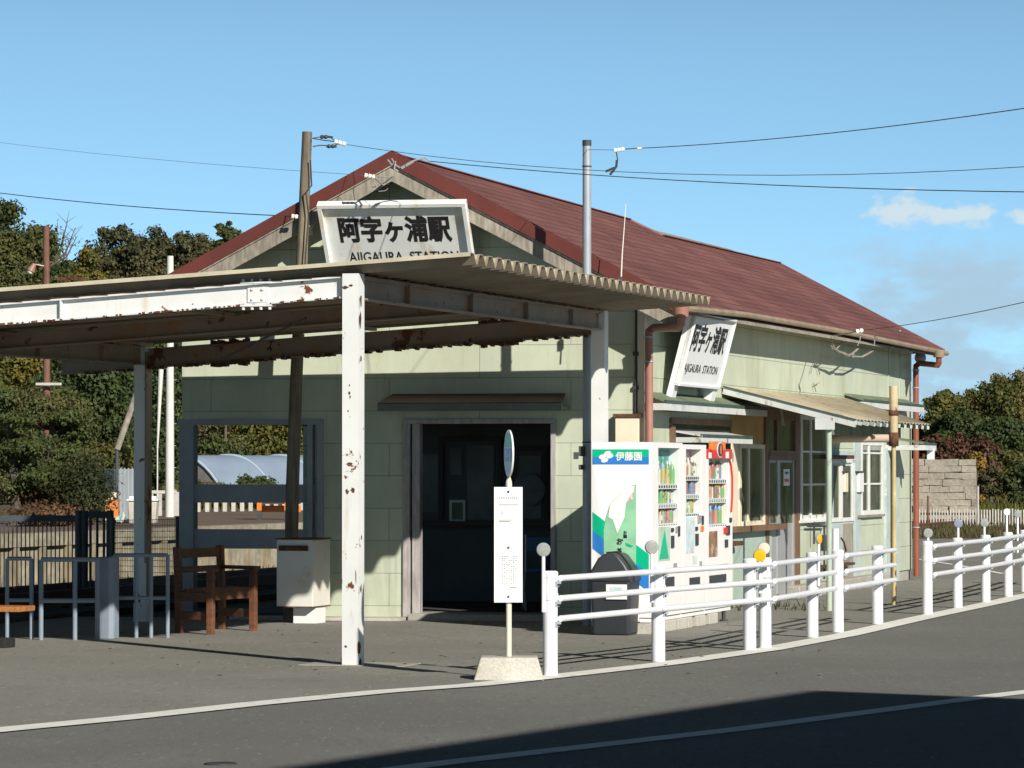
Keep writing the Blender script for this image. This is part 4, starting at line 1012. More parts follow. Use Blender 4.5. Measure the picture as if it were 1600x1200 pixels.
for i, (x, y, m, r) in enumerate(((1450, 833, 'clear_refl', .052), (1497, 818, 'blue_refl', .051), (1538, 817, 'clear_refl', .052), (1573, 800, 'vm_white_print', .045), (1590, 803, 'clear_refl', .05))):
    reflector(ob[i], ps[i], x, y, ps[i].y - .04, r, m)

# ================================================================== VENDING MACHINES
VQ = flat(gnd(1019, 991), 0) + S * .06
VB = .115
def vt(px, py, o=0.0):
    p = onpl(px, py, VQ + NS * o, NS); return ((p - VQ).dot(S), p.z)
def vbox(mb, x0, y0, x1, y1, o0, o1):
    t0, t1 = vt(x0, y0, o1)[0], vt(x1, y0, o1)[0]; xm = (x0 + x1) / 2
    mb.span(VQ, S, NS, Z, (t0, t1), (o0, o1), (vt(xm, y1, o1)[1], vt(xm, y0, o1)[1])); return mb
PAL = {}
def colmat(c):
    c = tuple(round(x * 20) / 20 for x in c)
    if c not in PAL: PAL[c] = mat('drink_colour', c, .35, None)
    return PAL[c]
GRN, BLU, BRN, YEL, RED, WHT, ORG, DRK, PNK = (.10, .42, .10), (.06, .2, .5), (.22, .09, .04), (.65, .45, .05), (.5, .05, .04), (.7, .7, .66), (.6, .25, .05), (.05, .04, .04), (.6, .3, .35)
def machine(label, x0, x1, ytop, disp, rows, cols, lower, slots, header=None):
    t0, t1 = vt(x0, 800)[0], vt(x1, 800)[0]; h = vt(x0, ytop)[1]
    t = thing('vending_machine', label, 'vending machine', tuple(VQ + S * t0 + Z * VB), group='drink vending machines in a row')
    dx0, dy0, dx1, dy1 = disp; a0, a1 = vt(dx0, dy0)[0], vt(dx1, dy0)[0]; zb, zt = vt((dx0 + dx1) / 2, dy1)[1], vt((dx0 + dx1) / 2, dy0)[1]
    mb = MB(); mb.span(VQ, S, NS, Z, (t0, t1), (-.6, -.13), (VB, h))
    mb.build('cabinet', M['vm_white'], t, bevel=.008)
    mb = MB(); mb.span(VQ, S, NS, Z, (t0, a0), (-.129, 0), (VB + .04, h - .002)); mb.span(VQ, S, NS, Z, (a1, t1), (-.129, 0), (VB + .04, h - .002)); mb.span(VQ, S, NS, Z, (a0, a1), (-.129, 0), (zt, h - .002)); mb.span(VQ, S, NS, Z, (a0, a1), (-.129, 0), (VB + .04, zb))
    door = mb.build('door', M['vm_white'], t)
    mb = MB(); mb.span(VQ, S, NS, Z, (t0 + .01, t1 - .01), (-.125, -.02), (VB - .005, VB + .03)); mb.build('kick_plate', M['vm_white'], t)
    mb = MB(); mb.span(VQ, S, NS, Z, (a0, a1), (-.128, -.12), (zb, zt)); dsp = mb.build('display', M['vm_inside'], t)
    mb = MB(); mb.poly([VQ + S * a + Z * z + NS * -.008 for a, z in ((a0, zb), (a1, zb), (a1, zt), (a0, zt))]); mb.build('display_glass', M['vm_glass'], t)
    rr = random.Random(x0 * 3)
    for j, (yy, hh_, pal) in enumerate(rows):
        z = vt((dx0 + dx1) / 2, yy, -.05)[1]
        mb = MB(); mb.span(VQ, S, NS, Z, (a0, a1), (-.12, -.03), (z - .008, z)); mb.span(VQ, S, NS, Z, (a0, a1), (-.04, -.025), (z - .05, z)); st = mb.build('button_strip', M['vm_white_print'], dsp)
        mb = MB()
        for i in range(cols):
            c = a0 + (a1 - a0) * (i + .5) / cols; mb.span(VQ, S, NS, Z, (c - .022, c + .022), (-.025, -.022), (z - .038, z - .014))
        mb.build('button', M['vm_dark'] if j != 1 else M['alu'], st)
        for i in range(cols):
            c = a0 + (a1 - a0) * (i + .5) / cols; p = VQ + S * c + NS * -.078 + Z * z; r = .030; k = hh_ * rr.choice((1, .8, .92))
            cc = pal[(i * 7 + j * 3 + rr.randrange(2)) % len(pal)]
            cc = tuple(.62 * x + .38 * (.3 + .1 * rr.random()) for x in cc); r = .027; prof = [(r, 0), (r, k * .16), (r, k * .30), (r, k * .45), (r, k * .62), (r * .85, k * .72), (r * .45, k * .86), (r * .45, k)] if k > .15 else [(r * .9, 0), (r, .008), (r, k * .3), (r, k * .7), (r, k - .012), (r * .82, k)]
            if rr.random() < .08: continue
            ob_ = MB().lathe(p + NS * rr.uniform(-.012, .014) + S * rr.uniform(-.006, .006), prof, 10).build('drink_bottle' if k > .15 else 'drink_can', colmat(cc), dsp, smooth=True)
            c2 = tuple(.7 * x + .3 * .5 for x in rr.choice((WHT, YEL, RED, BLU, GRN, BRN, WHT, ORG))); ob_.data.materials.append(colmat(c2)); ob_.data.materials.append(colmat(rr.choice((WHT, DRK, GRN, WHT))))
            zs_ = [v.co.z for v in ob_.data.vertices]; z0_ = min(zs_); hz_ = max(zs_) - z0_
            for pg_ in ob_.data.polygons:
                f_ = (pg_.center.z - z0_) / hz_; pg_.material_index = 2 if f_ > .88 and k > .15 else (1 if (.2 < f_ < .7 if k <= .15 else f_ < .62 and rr.random() < .85) else 0)
    for (xa, ya, xb, yb, m, nm) in lower: vbox(MB(), xa, ya, xb, yb, 0, .004).build(nm, M[m], door)
    for (xa, ya, xb, yb, m, nm) in slots: vbox(MB(), xa, ya, xb, yb, 0, .012).build(nm, M[m], door)
    return t, dsp, t0, t1, h, (a0, a1, zb, zt)
M['poster_teal'] = mat('teal_poster', (.12, .42, .40), .5, (8, .3), spots=[((.08, .2, .55), 6, .55, .6), ((.6, .7, .7), 12, .6, .65)])
M['poster_pink'] = mat('pink_poster', (.55, .32, .34), .5, (8, .3), spots=[((.7, .68, .66), 9, .52, .58), ((.5, .08, .08), 14, .6, .65)])
M['poster_sky'] = mat('pale_blue_poster', (.50, .62, .66), .5, (5, .2), spots=[((.7, .7, .7), 6, .55, .6)])
M['poster_brown'] = mat('brown_poster', (.24, .14, .08), .5, (6, .3), spots=[((.5, .35, .25), 7, .55, .6), ((.04, .04, .05), 8, .6, .64)])
M['poster_green'] = mat('pale_green_poster', (.42, .58, .46), .5, (6, .15))
t1_, d1_, a_, b_, h_, dd = machine('tall white drink vending machine with green tea bottle artwork on its side', 1019, 1066.5, 690.5, (1028.5, 700, 1062.5, 821),
    [(756, .24, (GRN, GRN, (.2, .55, .2), BLU, (.3, .45, .65), GRN)), (786, .17, (GRN, GRN, DRK, RED, WHT, BLU)), (817, .19, (BLU, RED, (.25, .25, .4), BRN, ORG, (.5, .35, .2)))], 9,
    [(1028.5, 823, 1047, 876, 'poster_green', 'poster')],
    [(1050, 825, 1053.5, 831, 'vm_dark', 'note_slot'), (1050, 837, 1054, 856, 'vm_dark', 'coin_slot'), (1056.5, 823, 1059.5, 832, 'alu', 'return_lever'), (1061, 822, 1063, 838, 'vm_dark', 'card_reader'), (1032, 902, 1054, 919, 'vm_dark', 'pickup_flap'), (1053, 880, 1058, 890, 'alu', 'change_cup')])
mb = MB(); ta, za = vt(1030, 874, .006); tb_, zb_ = vt(1045, 828, .006); mb.prism([VQ + S * ta + Z * za + NS * .0045, VQ + S * tb_ + Z * za + NS * .0045, VQ + S * ((ta + tb_) / 2 + .03) + Z * (zb_) + NS * .0045], NS * .002); mb.build('poster_print', M['vm_green'], t1_)
mb = MB(); vbox(mb, 1029, 703, 1051, 726, -.12, -.112); mb.build('display_poster', M['poster_teal'], d1_)
t2_, d2_, *_r = machine('white drink vending machine in the middle of the row with a pink display poster', 1067.5, 1103.5, 694, (1072, 702, 1096.5, 806),
    [(743, .19, (BRN, YEL, GRN, WHT, DRK)), (771.5, .18, (BLU, YEL, DRK, (.5, .4, .15), BRN)), (801, .18, (GRN, YEL, RED, (.3, .3, .1), PNK))], 8,
    [(1072, 808, 1085, 864, 'poster_sky', 'poster'), (1082, 868, 1089, 881, 'poster_sky', 'sticker')],
    [(1088, 823, 1091, 829, 'vm_dark', 'note_slot'), (1088, 834, 1092, 852, 'vm_dark', 'coin_slot'), (1091, 805, 1096, 817, 'alu', 'return_lever'), (1098, 806, 1100, 820, 'vm_dark', 'card_reader'), (1096, 822, 1100, 830, 'vm_orange', 'sticker'), (1079, 902, 1094, 915, 'vm_dark', 'pickup_flap'), (1094, 877, 1097, 888, 'alu', 'change_cup')])
mb = MB(); vbox(mb, 1072.5, 704, 1096, 722, -.12, -.112); mb.build('display_poster', M['poster_pink'], d2_)
t3_, d3_, *_q = machine('shorter drink vending machine with red header and curved red edge', 1104.5, 1144.5, 701, (1107.5, 717, 1139, 822),
    [(748, .20, (BRN, RED, DRK, WHT, ORG, RED)), (778, .17, (ORG, YEL, YEL, BRN, RED)), (818, .22, (BLU, (.2, .45, .7), YEL, WHT, (.1, .3, .6), BLU))], 9,
    [(1108, 830, 1121, 870, 'poster_brown', 'poster')],
    [(1132, 824, 1137, 834, 'vm_red', 'sticker'), (1136, 821, 1141, 836, 'vm_dark', 'note_slot'), (1134, 843, 1138, 855, 'vm_dark', 'coin_slot'), (1141, 809, 1144, 816, 'vm_dark', 'card_reader'), (1108, 882, 1137, 889, 'alu', 'price_plate'), (1110, 898, 1135, 910, 'vm_dark', 'pickup_flap')])
mb = MB(); vbox(mb, 1106, 701.5, 1144, 716.5, 0, .012); hp = mb.build('header', M['vm_red'], t3_)
mb = MB(); vbox(mb, 1113, 690, 1134, 716, -.02, .02); hq = mb.build('header_sign', M['vm_orange'], t3_, bevel=.01)
mb = MB(); vbox(mb, 1113, 703, 1134, 716.2, .02, .024); mb.build('red_band', M['vm_red'], hq)
tc_, zc_ = vt(1124.5, 703, .024)
for r_, m_, o_ in ((.105, 'vm_white_print', .024), (.09, 'vm_dark', .030)):
    mb = MB(); mb.lathe(VQ + S * tc_ + Z * zc_ + NS * o_, [(r_, 0), (r_, .006)], 24, (S * 1.15, Z * .75, NS)); mb.build('emblem', M[m_], hq)
mb = MB(); mb.lathe(VQ + S * tc_ + Z * zc_ + NS * .036, [(.03, 0), (.03, .003)], 16, (S * 1.0, Z * 1.6, NS)); mb.build('emblem_bean', M['vm_orange'], hq)
mb = MB(); vbox(mb, 1108, 707, 1112.5, 716, .012, .016); vbox(mb, 1134.5, 706, 1139, 716, .012, .016); mb.build('white_patch', M['vm_white_print'], hp)
mb = MB(); mb.tube([VQ + S * vt(x, y, .01)[0] + Z * vt(x, y, .01)[1] + NS * .01 for x, y in ((1139, 716), (1142, 726), (1144, 745), (1144, 775), (1142.5, 800))], .012, 6); mb.build('red_edge', M['vm_red'], t3_)
# side artwork of the first machine
PN = -S; PO = VQ + S * (vt(1019, 800)[0])
def pp_(px, py): p = onpl(px, py, PO, PN); return p
def art(pts, m, nm, o=.004, par=None):
    q = [pp_(x, y) + PN * (o - .003) for x, y in pts]; return MB().prism(q, PN * .003).build(nm, M[m], par or t1_)
hd_ = art([(926, 702), (1014, 702), (1014, 714), (926, 714)], 'vm_green', 'side_header')
art([(926, 714), (1014, 714), (1014, 725.5), (926, 725.5)], 'vm_blue', 'side_header_blue', .004, hd_)
mb = MB()
for cx, cy in ((941.5, 713.8), (953, 712.5), (949.5, 708.5), (945, 719)):
    c = pp_(cx, cy); mb.lathe(c + PN * .0045, [(.026, 0), (.026, .003)], 16, ((NS + Z * .25).normalized() * 1.35, (Z - NS * .25).normalized() * .85, PN))
mb.build('clover_logo', M['vm_white_print'], hd_)
p0, p1 = pp_(962, 720), pp_(1003, 720)
text_mb('伊藤園', frame(p0 + PN * .0045, NS, Z), (p1 - p0).length, .085, .02, .0015).build('maker_name', M['vm_white_print'], hd_)
art([(926, 800), (1014, 866), (1014, 896), (926, 829)], 'vm_green', 'side_stripe')
art([(926, 829), (1014, 896), (1014, 925), (926, 857)], 'vm_blue', 'side_stripe', .004)
art([(944, 960), (943.5, 828), (947, 810), (953, 789), (966, 774), (985, 758.5), (994.5, 757), (994, 860), (993, 960)], 'vm_pale', 'bottle_picture', .007)
art([(953, 790), (967, 774), (985, 759), (991.5, 759.5), (990, 772), (978, 786), (976, 808), (965, 833), (958, 812), (951, 808)], 'vm_white_print', 'label_picture', .010)
art([(984, 775), (991, 768), (990, 780), (981, 784)], 'poster_pink', 'leaf_picture', .012)
art([(978, 848), (990, 853), (986, 855), (979, 852)], 'vm_green', 'leaf_picture', .012)
for i, ch in enumerate('おーいお茶'):
    x = 968.5 if i < 3 else 964; y = (835, 841, 847, 851, 864)[i]
    if i < 2: x += 6
    p = pp_(x, y + (0 if i < 4 else 2))
    text_mb(ch, frame(p + PN * .010, NS, Z), .055 if i > 2 else .035, .06 if i > 2 else .035, .03, .001).build('tea_name', M['black'], t1_)
# concrete blocks under the machines
blk = None; tt = t1_
for i, (s0, ln, w) in enumerate(((.0, .19, 'first'), (.62, .39, ''), (1.08, .39, ''), (1.52, .19, ''), (1.9, .39, ''), (2.45, .39, ''))):
    lab = ['end-on grey concrete block under the near corner of the tea machine', 'second concrete block from the bin under the tea machine', 'third concrete block from the bin under the tea machine', 'small concrete block at the join of first two vending machines', 'concrete block under the middle vending machine', 'farthest concrete block under the vending machines, below the red header one'][i]
    p = VQ + S * (vt(1019, 800)[0] + s0) + NS * -.01
    mb = MB(); mb.span(flat(p, 0), S, NS, Z, (0.02, ln), (-.19, .0), (-.005, VB - .01)); o = mb.build('concrete_block', M['concrete_pale'], origin=flat(p, 0), bevel=.008)
    tag(o, lab, 'concrete block', 'concrete blocks under the vending machines')
for i, s0 in enumerate((.1, 1.4, 2.6)):
    p = VQ + S * (vt(1019, 800)[0] + s0) + NS * -.38
    mb = MB(); mb.span(flat(p, 0), S, NS, Z, (0, .39), (-.19, .0), (-.005, VB - .01)); o = mb.build('concrete_block', M['concrete_pale'], origin=flat(p, 0), bevel=.008)
    tag(o, 'concrete block hidden at the rear under the vending machines', 'concrete block', 'concrete blocks under the vending machines')
mb = MB(); p = VQ + S * vt(1138, 950)[0] + NS * -.05; mb.cyl(flat(p, 0), flat(p, VB + .01), .02); mb.cyl(flat(p, 0), flat(p, .015), .04); mb.build('foot', M['dark_metal'], t3_)

# ================================================================== LITTER BIN
b0 = flat(gnd(953, 993), 0); bn = thing('litter_bin', 'dark grey domed litter bin standing against the tea vending machine', 'litter bin', tuple(b0 + CL * 0))
bd_ = .40; BW = .195
mb = MB()
def ring(w0, w1, d0, d1, z): return [b0 + NS * w0 + S * d0 + Z * z, b0 + NS * w1 + S * d0 + Z * z, b0 + NS * w1 + S * d1 + Z * z, b0 + NS * w0 + S * d1 + Z * z]
mb.add(ring(-BW * .93, BW * .93, .03, bd_ - .03, -.005) + ring(-BW, BW, 0, bd_, .52), [(0, 1, 5, 4), (1, 2, 6, 5), (2, 3, 7, 6), (3, 0, 4, 7), (4, 5, 6, 7), (0, 3, 2, 1)])
body = mb.build('body', M['bin'], bn, bevel=.03, seg=3)
pr = [(-BW - .012, .50), (-BW - .012, .57), (-BW * .86, .64), (-BW * .60, .725), (-BW * .3, .765), (.05, .775), (BW * .45, .745), (BW * .75, .67), (BW + .012, .57), (BW + .012, .50)]
mb = MB(); mb.prism([b0 + NS * a + S * -.012 + Z * z for a, z in pr], S * (bd_ + .024)); ld = mb.build('domed_lid', M['bin_lid'], bn, bevel=.025, seg=3, smooth=True)
mb = MB(); mb.tube([b0 + NS * a * 1.01 + S * .10 + Z * (z + .006) for a, z in pr[4:10]], .012, 6); mb.build('lid_seam', M['bin'], ld)
mb = MB(); mb.span(b0, NS, S, Z, (-.035, .165), (-.008, .004), (.34, .48)); lb = mb.build('paper_label', M['vm_white_print'], body)
mb = MB(); mb.span(b0, NS, S, Z, (.0, .12), (-.0095, -.008), (.40, .455)); mb.build('label_print', M['poster_sky'], lb)

# ================================================================== WHITE BOX, BENCHES, RAILINGS
yb = gnd(470, 974).y
bb = flat(at(463, 974, yb), 0); wb = thing('post_box', 'rust stained white steel box on a pedestal by the wooden pole', 'box', tuple(bb))
bx0 = at(432, 900, yb - .03); bx1 = at(492, 900, yb - .03); zt, zb = at(460, 843, yb).z, at(460, 948, yb).z
OB = flat(bx0, 0); BL = (bx1 - bx0).length
mb = MB()
mb.add([OB + V((0 + k * .0, 0, 0)) + CL * -1 * a + S * d + Z * z for z, k in ((zb, 1), (zt, 0)) for a, d in ((.02 if z == zb and False else 0, 0), (BL, 0), (BL, .55), (0, .55))], [(0, 1, 5, 4), (1, 2, 6, 5), (2, 3, 7, 6), (3, 0, 4, 7), (4, 5, 6, 7), (0, 3, 2, 1)])
bdy = mb.build('box_body', M['box_white'], wb, bevel=.008)
mb = MB(); mb.span(OB, -CL, S, Z, (-.008, BL + .008), (-.008, .558), (zt, zt + .014)); mb.span(OB, -CL, S, Z, (-.003, BL + .003), (-.003, .553), (zb - .006, zb + .006)); mb.build('rust_edge', M['rust'], bdy)
mb = MB(); z1 = at(462, 852, yb).z; mb.span(OB, -CL, S, Z, (.03, BL - .05), (-.02, .0), (z1 - .055, z1)); mb.build('letter_slot', M['rust'], bdy)
mb = MB(); mb.span(OB, -CL, S, Z, (BL * .36, BL * .98), (.12, .42), (-.01, zb)); mb.build('pedestal', M['white'], wb)

def bench(label, Ax, Bx, length_dir, length, m, arms=True, H=.82, seat_z=.41, name='wooden_bench', group=None):
    f = (Bx - Ax); D = f.length; f = f.normalized(); l = length_dir
    t = thing(name, label, 'bench', tuple(Ax), group=group)
    lg = .065
    def post(a, b, z0, z1, lean=0): MB().beam(Ax + f * a + l * b + Z * z0, Ax + f * (a - lean) + l * b + Z * z1, lg, lg, l).build('leg', m, t, bevel=.005)
    for b_ in (lg / 2, length - lg / 2):
        post(lg / 2, b_, -.005, H, .04); post(D - lg / 2, b_, -.005, .60 if arms else seat_z)
        if arms: MB().beam(Ax + f * -.0 + l * b_ + Z * .61, Ax + f * (D + .04) + l * b_ + Z * .61, .075, .035).build('armrest', m, t, bevel=.005)
        MB().beam(Ax + f * .05 + l * b_ + Z * .17, Ax + f * (D - .05) + l * b_ + Z * .17, .035, .08).build('side_stretcher', m, t, bevel=.004)
        MB().beam(Ax + f * .05 + l * b_ + Z * (seat_z - .06), Ax + f * (D - .05) + l * b_ + Z * (seat_z - .06), .035, .09).build('seat_rail', m, t, bevel=.004)
    mb = MB()
    for i in range(5):
        a = .06 + (D - .1) * i / 5; mb.span(Ax, f, l, Z, (a, a + (D - .1) / 5 - .012), (.0, length), (seat_z - .012, seat_z + .012))
    mb.build('seat', m, t, bevel=.004)
    mb = MB(); mb.span(Ax, f, l, Z, (D - .09, D - .06), (.065, length - .065), (seat_z - .09, seat_z - .014)); mb.build('front_apron', m, t)
    mb = MB(); mb.span(Ax, f, l, Z, (-.02, .012), (-.02, length + .02), (H - .11, H - .02)); mb.span(Ax, f, l, Z, (-.0, .025), (.0, length), (H - .25, H - .19)); mb.build('backrest', m, t, bevel=.004)
    return t
A_, B_, C_ = [flat(gnd(x, y), 0) for x, y in ((275, 989), (330, 992), (397, 986))]
bench('reddish brown wooden armchair bench under the canopy beside the white box', A_, B_, (C_ - B_).normalized(), (C_ - B_).length + .06, M['bench'])
e_ = flat(gnd(8, 1012), 0)
t = thing('plank_bench', 'low orange plank bench cut off at the left edge of the photo', 'bench', tuple(e_))
zs = at(10, 950, e_.y).z
mb = MB(); mb.span(e_, CL, S, Z, (-.13, 1.5), (-.02, .36), (zs - .035, zs + .012)); mb.build('seat', M['orange_wood'], t, bevel=.006)
for u in (.35, 1.3): mb = MB(); mb.span(e_, CL, S, Z, (u, u + .06), (.06, .30), (-.004, zs - .035)); mb.build('leg', M['dark_metal'], t)
p = flat(gnd(6, 1012), 0); mb = MB(); mb.span(p, CL, S, Z, (-.06, .4), (-.1, .12), (-.004, .085)); o = mb.build('rubber_kerb', M['rubber'], origin=p, bevel=.01); tag(o, 'black rubber kerb block at the left photo edge', 'kerb block')
b_ = flat(gnd(165, 999), 0)
mb = MB(); mb.prism([b_ + CL * a + S * d for a, d in ((-.075, .02), (-.04, -.015), (.06, -.015), (.09, .02), (.09, .15), (-.075, .15))], Z * .755); o = mb.build('bollard', M['pipe_blue'], origin=b_, bevel=.012); tag(o, 'square bluish white bollard between low pipe railings', 'bollard')
def railing(label, pxs, y, base, zt, zm, m, r=.019):
    ps = [flat(at(x, base, y), 0) for x in pxs]; t = thing('pipe_railing', label, 'railing', tuple(ps[0]), group='low blue grey pipe railings'); 
    for p in ps: MB().cyl(p - Z * .01, p + Z * zt, r).build('post', m, t, smooth=True)
    for z in (zt, zm): MB().tube([ps[0] + Z * z, ps[-1] + Z * z], r, 10).build('rail', m, t, smooth=True)
railing('low pipe railing nearest the photo edge left of the bollard', (11, 49), 35.3, 1000, .74, .36, M['pipe_blue'])
railing('low pipe railing directly left of the square bollard', (64, 117, 152), 35.15, 1000, .735, .36, M['pipe_blue'], .022)
railing('low pipe railing between the bollard and the wooden bench', (178, 213, 236, 262), 35.6, 985, .765, .37, M['pipe_blue'])
# dark iron fence and gate
YF = 46.0
def bar_fence(label, x0, x1, ytop, ybot, step, r, m, name, cat, heavy=()):
    a = at(x0, ytop, YF); b = at(x1, ytop, YF); zt = a.z; zb = at(x0, ybot, YF).z; t = thing(name, label, cat, (a.x, a.y, 0))
    mb = MB(); mb.beam(a, b, .04, .075); mb.build('top_rail', m, t); mb = MB(); mb.beam(flat(a, zb), flat(b, zb), .035, .05); mb.build('bottom_rail', m, t)
    n = max(1, int((x1 - x0) / step)); mb = MB()
    for i in range(n + 1):
        x = a.lerp(b, i / n); mb.cyl(flat(x, zb - .06), flat(x, zt), r, seg=6)
    mb.build('bars', m, t); t.children[-1]['kind'] = 'stuff'
    for x in heavy:
        c = at(x, ytop, YF); MB().cyl(flat(c, 0), flat(c, zt + .05), .045).build('post', m, t)
for nm in ('iron_fence',):
    bar_fence('dark iron bar fence along the track at the far left', -60, 120, 810, 932, 6.6, .008, M['iron'], 'iron_fence', 'fence', (-58,))
YF = 45.5
bar_fence('narrow dark iron gate with thick bars beside the mesh fence', 131, 173, 804, 935, 10, .017, M['iron'], 'iron_gate', 'gate', (123, 132, 172))
a = at(176, 813, 44.5); b = at(278, 811, 43.6); zb = .25
t = thing('mesh_fence', 'fine brown wire mesh fence panel behind the canopy column', 'fence', (a.x, a.y, 0))
mb = MB()
for i in range(40): x = a.lerp(b, i / 39); mb.cyl(flat(x, zb), x, .0035, seg=4)
for i in range(12): z = zb + (a.z - zb) * i / 11; mb.cyl(flat(a, z), flat(b, z + (b.z - a.z) * i / 11), .004, seg=4)
mb.build('mesh_panel', M['mesh'], t)
for p in (a, b): MB().cyl(flat(p, 0), flat(p, p.z + .03), .03).build('post', M['dark_metal'], t)
# blue chair inside the door
p0 = at(820, 930, 40.9); p0 = flat(p0, .066)
t = thing('folding_chair', 'blue folding chair in the dark station doorway', 'chair', tuple(p0)); ex = V((1, .1, 0)).normalized(); ey = V((-.1, 1, 0)).normalized()
mb = MB(); mb.span(p0, ex, ey, Z, (0.02, .33), (.0, .03), (.62, .78)); mb.build('backrest', mat('blue_vinyl', (.04, .10, .22), .5, None), t, bevel=.01)
mb = MB(); mb.span(p0, ex, ey, Z, (0.02, .33), (.02, .36), (.40, .44)); mb.build('seat', bpy.data.materials['blue_vinyl'], t, bevel=.01)
for u in (.01, .34):
    mb = MB(); mb.tube([p0 + ex * u + Z * .8, p0 + ex * u + Z * .4 + ey * .02, p0 + ex * (u - .0) + ey * .30 + Z * -.005], .010, 6); mb.build('leg', M['galv'], t); mb = MB(); mb.tube([p0 + ex * u + ey * .34 + Z * .42, p0 + ex * u - ey * .02 + Z * -.005], .010, 6); mb.build('leg', M['galv'], t)

# ================================================================== LEFT BACKGROUND OBJECTS
# platform bench (orange) and white fence, greenhouses
def frontal(px, py, y): return at(px, py, y)
pz = PZ
yb_ = (EYE - pz) * FPX / (812 - 735)
q = flat(at(400, 812, yb_), pz); k = yb_ / 6000
t = thing('platform_bench', 'orange metal bench on the platform seen through the open gateway', 'bench', tuple(q))
mb = MB()
for x in (404, 447): p = flat(at(x, 812, yb_), pz); mb.box(p + V((-.03, 0, .16)), p + V((.05, .1, .46))); 
mb.build('leg', M['vm_orange'], t)
mb = MB()
for x in (404, 447): p = flat(at(x, 812, yb_), pz); mb.box(p + V((-.03, 0, -.01)), p + V((.05, .1, .16)))
mb.build('leg_foot', M['dark_metal'], t)
mb = MB(); mb.box(q + V((.0, .03, .27)), q + V((.75, .4, .31))); mb.build('seat', M['dark_wood'], t)
mb = MB(); mb.box(q + V((.0, .4, .13)), q + V((.75, .43, .24))); mb.box(q + V((.0, .4, .36)), q + V((.75, .43, .60))); mb.build('backrest', M['vm_orange'], t)
def wfence(label, x0, x1, ytop, ybase, y, step, w, y1=None):
    a = flat(at(x0, ybase, y), pz - .02); b = flat(at(x1, ybase, y1 or y), pz - .02); h = at(x0, ytop, y).z - pz
    t = thing('white_fence', label, 'fence', tuple(a)); n = max(2, int(abs(x1 - x0) / step)); mb = MB()
    for i in range(n + 1): x = a.lerp(b, i / n); mb.beam(x, x + Z * h, w, .04, V((0, 1, 0)))
    mb.build('pickets', M['picket'], t); t.children[-1]['kind'] = 'stuff'
    MB().beam(a + Z * h, b + Z * h, .06, .06).build('top_rail', M['picket'], t)
wfence('white concrete fence along the far platform edge seen through the gateway', 282, 470, 772, 801, 78, 13, .085, 82)
wfence('white fence section behind the canopy column and the pale bin', 196, 276, 767, 806, 72, 13, .09)
def greenhouse(label, px0, px1, pytop, pybase, y, axis, length):
    a = at(px0, pybase, y); b = at(px1, pybase, y); c = (a + b) / 2; c.z = PZ - .1; r = (b - a).length / 2; H = at((px0 + px1) / 2, pytop, y).z - c.z
    ax = V(axis).normalized(); ex = V((ax.y, -ax.x, 0));  ex = ex if ex.x > 0 else -ex
    ex = V((1, 0, 0)) if abs(ax.x) < .2 else ex
    t = thing('greenhouse', label, 'greenhouse', tuple(c), group='vinyl tunnel greenhouses')
    n = 18; P = lambda i, s: c + V((1, 0, 0)) * ((2 * i / n - 1) * r) + ax * s + Z * ((1 - abs(2 * i / n - 1) ** 2.3) * H)
    mb = MB()
    for i in range(n): mb.poly([P(i, 0), P(i + 1, 0), P(i + 1, length), P(i, length)])
    mb.build('vinyl_cover', M['vinyl'], t, smooth=True)
    mb = MB(); mb.prism([P(i, .08) for i in range(n + 1)], ax * .03); mb.build('end_panel', M['vinyl_net'], t)
    mb = MB()
    for s_ in range(0, int(length), 2): mb.tube([P(i, s_ + .0) for i in range(n + 1)], .05 if s_ else .06, 6)
    mb.build('hoop', M['vinyl_hoop'], t); t.children[-1]['kind'] = 'stuff'
greenhouse('nearer tunnel greenhouse of blue grey vinyl beyond the platform', 196, 356, 711, 772, 118, (.75, .66, 0), 20)
greenhouse('second vinyl tunnel greenhouse, partly hidden behind the wooden pole', 398, 540, 714, 776, 122, (.75, .66, 0), 16)
def bg(name, label, cat, px, py, y): p = flat(at(px, py, y), PZ); return thing(name, label, cat, tuple(p)), p
t, p = bg('concrete_pole', 'tall pale concrete pole with step bolts by the left wall of the station', 'utility pole', 265, 800, 70)
mb = MB(); mb.cyl(p - Z * .05, at(266, 400, 70), .085, .06, 16); mb.build('pole', M['pole_conc'], t, smooth=True)
mb = MB()
for i in range(9):
    z = 1.2 + i * .4; mb.cyl(V((p.x + .05, p.y, z)), V((p.x + .12, p.y, z)), .007, seg=6)
mb.build('step_bolt', M['galv'], t)
t, p = bg('guy_guard', 'thin white guy wire guard leaning beside the pale concrete pole', 'guy wire', 246, 720, 68)
mb = MB(); mb.cyl(at(246, 700, 68), at(253, 545, 68), .015, .055, 10); mb.cyl(flat(p, PZ), at(246, 700, 68), .012, seg=8); mb.build('sleeve', M['pole_conc'], t)
t, p = bg('stay_pole', 'leaning weathered stay pole against the dark trees', 'pole', 183, 735, 66)
mb = MB(); mb.cyl(flat(at(182, 720, 66), PZ - .1), at(183, 702, 66), .03, seg=10); mb.build('foot_rod', M['iron'], t)
mb = MB(); mb.cyl(at(183, 702, 66), at(222, 590, 66), .055, .055, 12); mb.build('pole', M['old_wood'], t, smooth=True)
t, p = bg('lamp_pole', 'reddish brown wooden pole with a small street lamp above the clipped pines', 'street lamp', 74, 800, 76)
mb = MB(); mb.cyl(p, at(72, 353, 76), .078, .062, 14); mb.build('pole', M['redpole'], t, smooth=True)
mb = MB(); mb.tube([at(70, 416, 76), at(60, 414, 75.8), at(54, 413, 75.6)], .015, 6); mb.build('lamp_arm', M['pole_conc'], t)
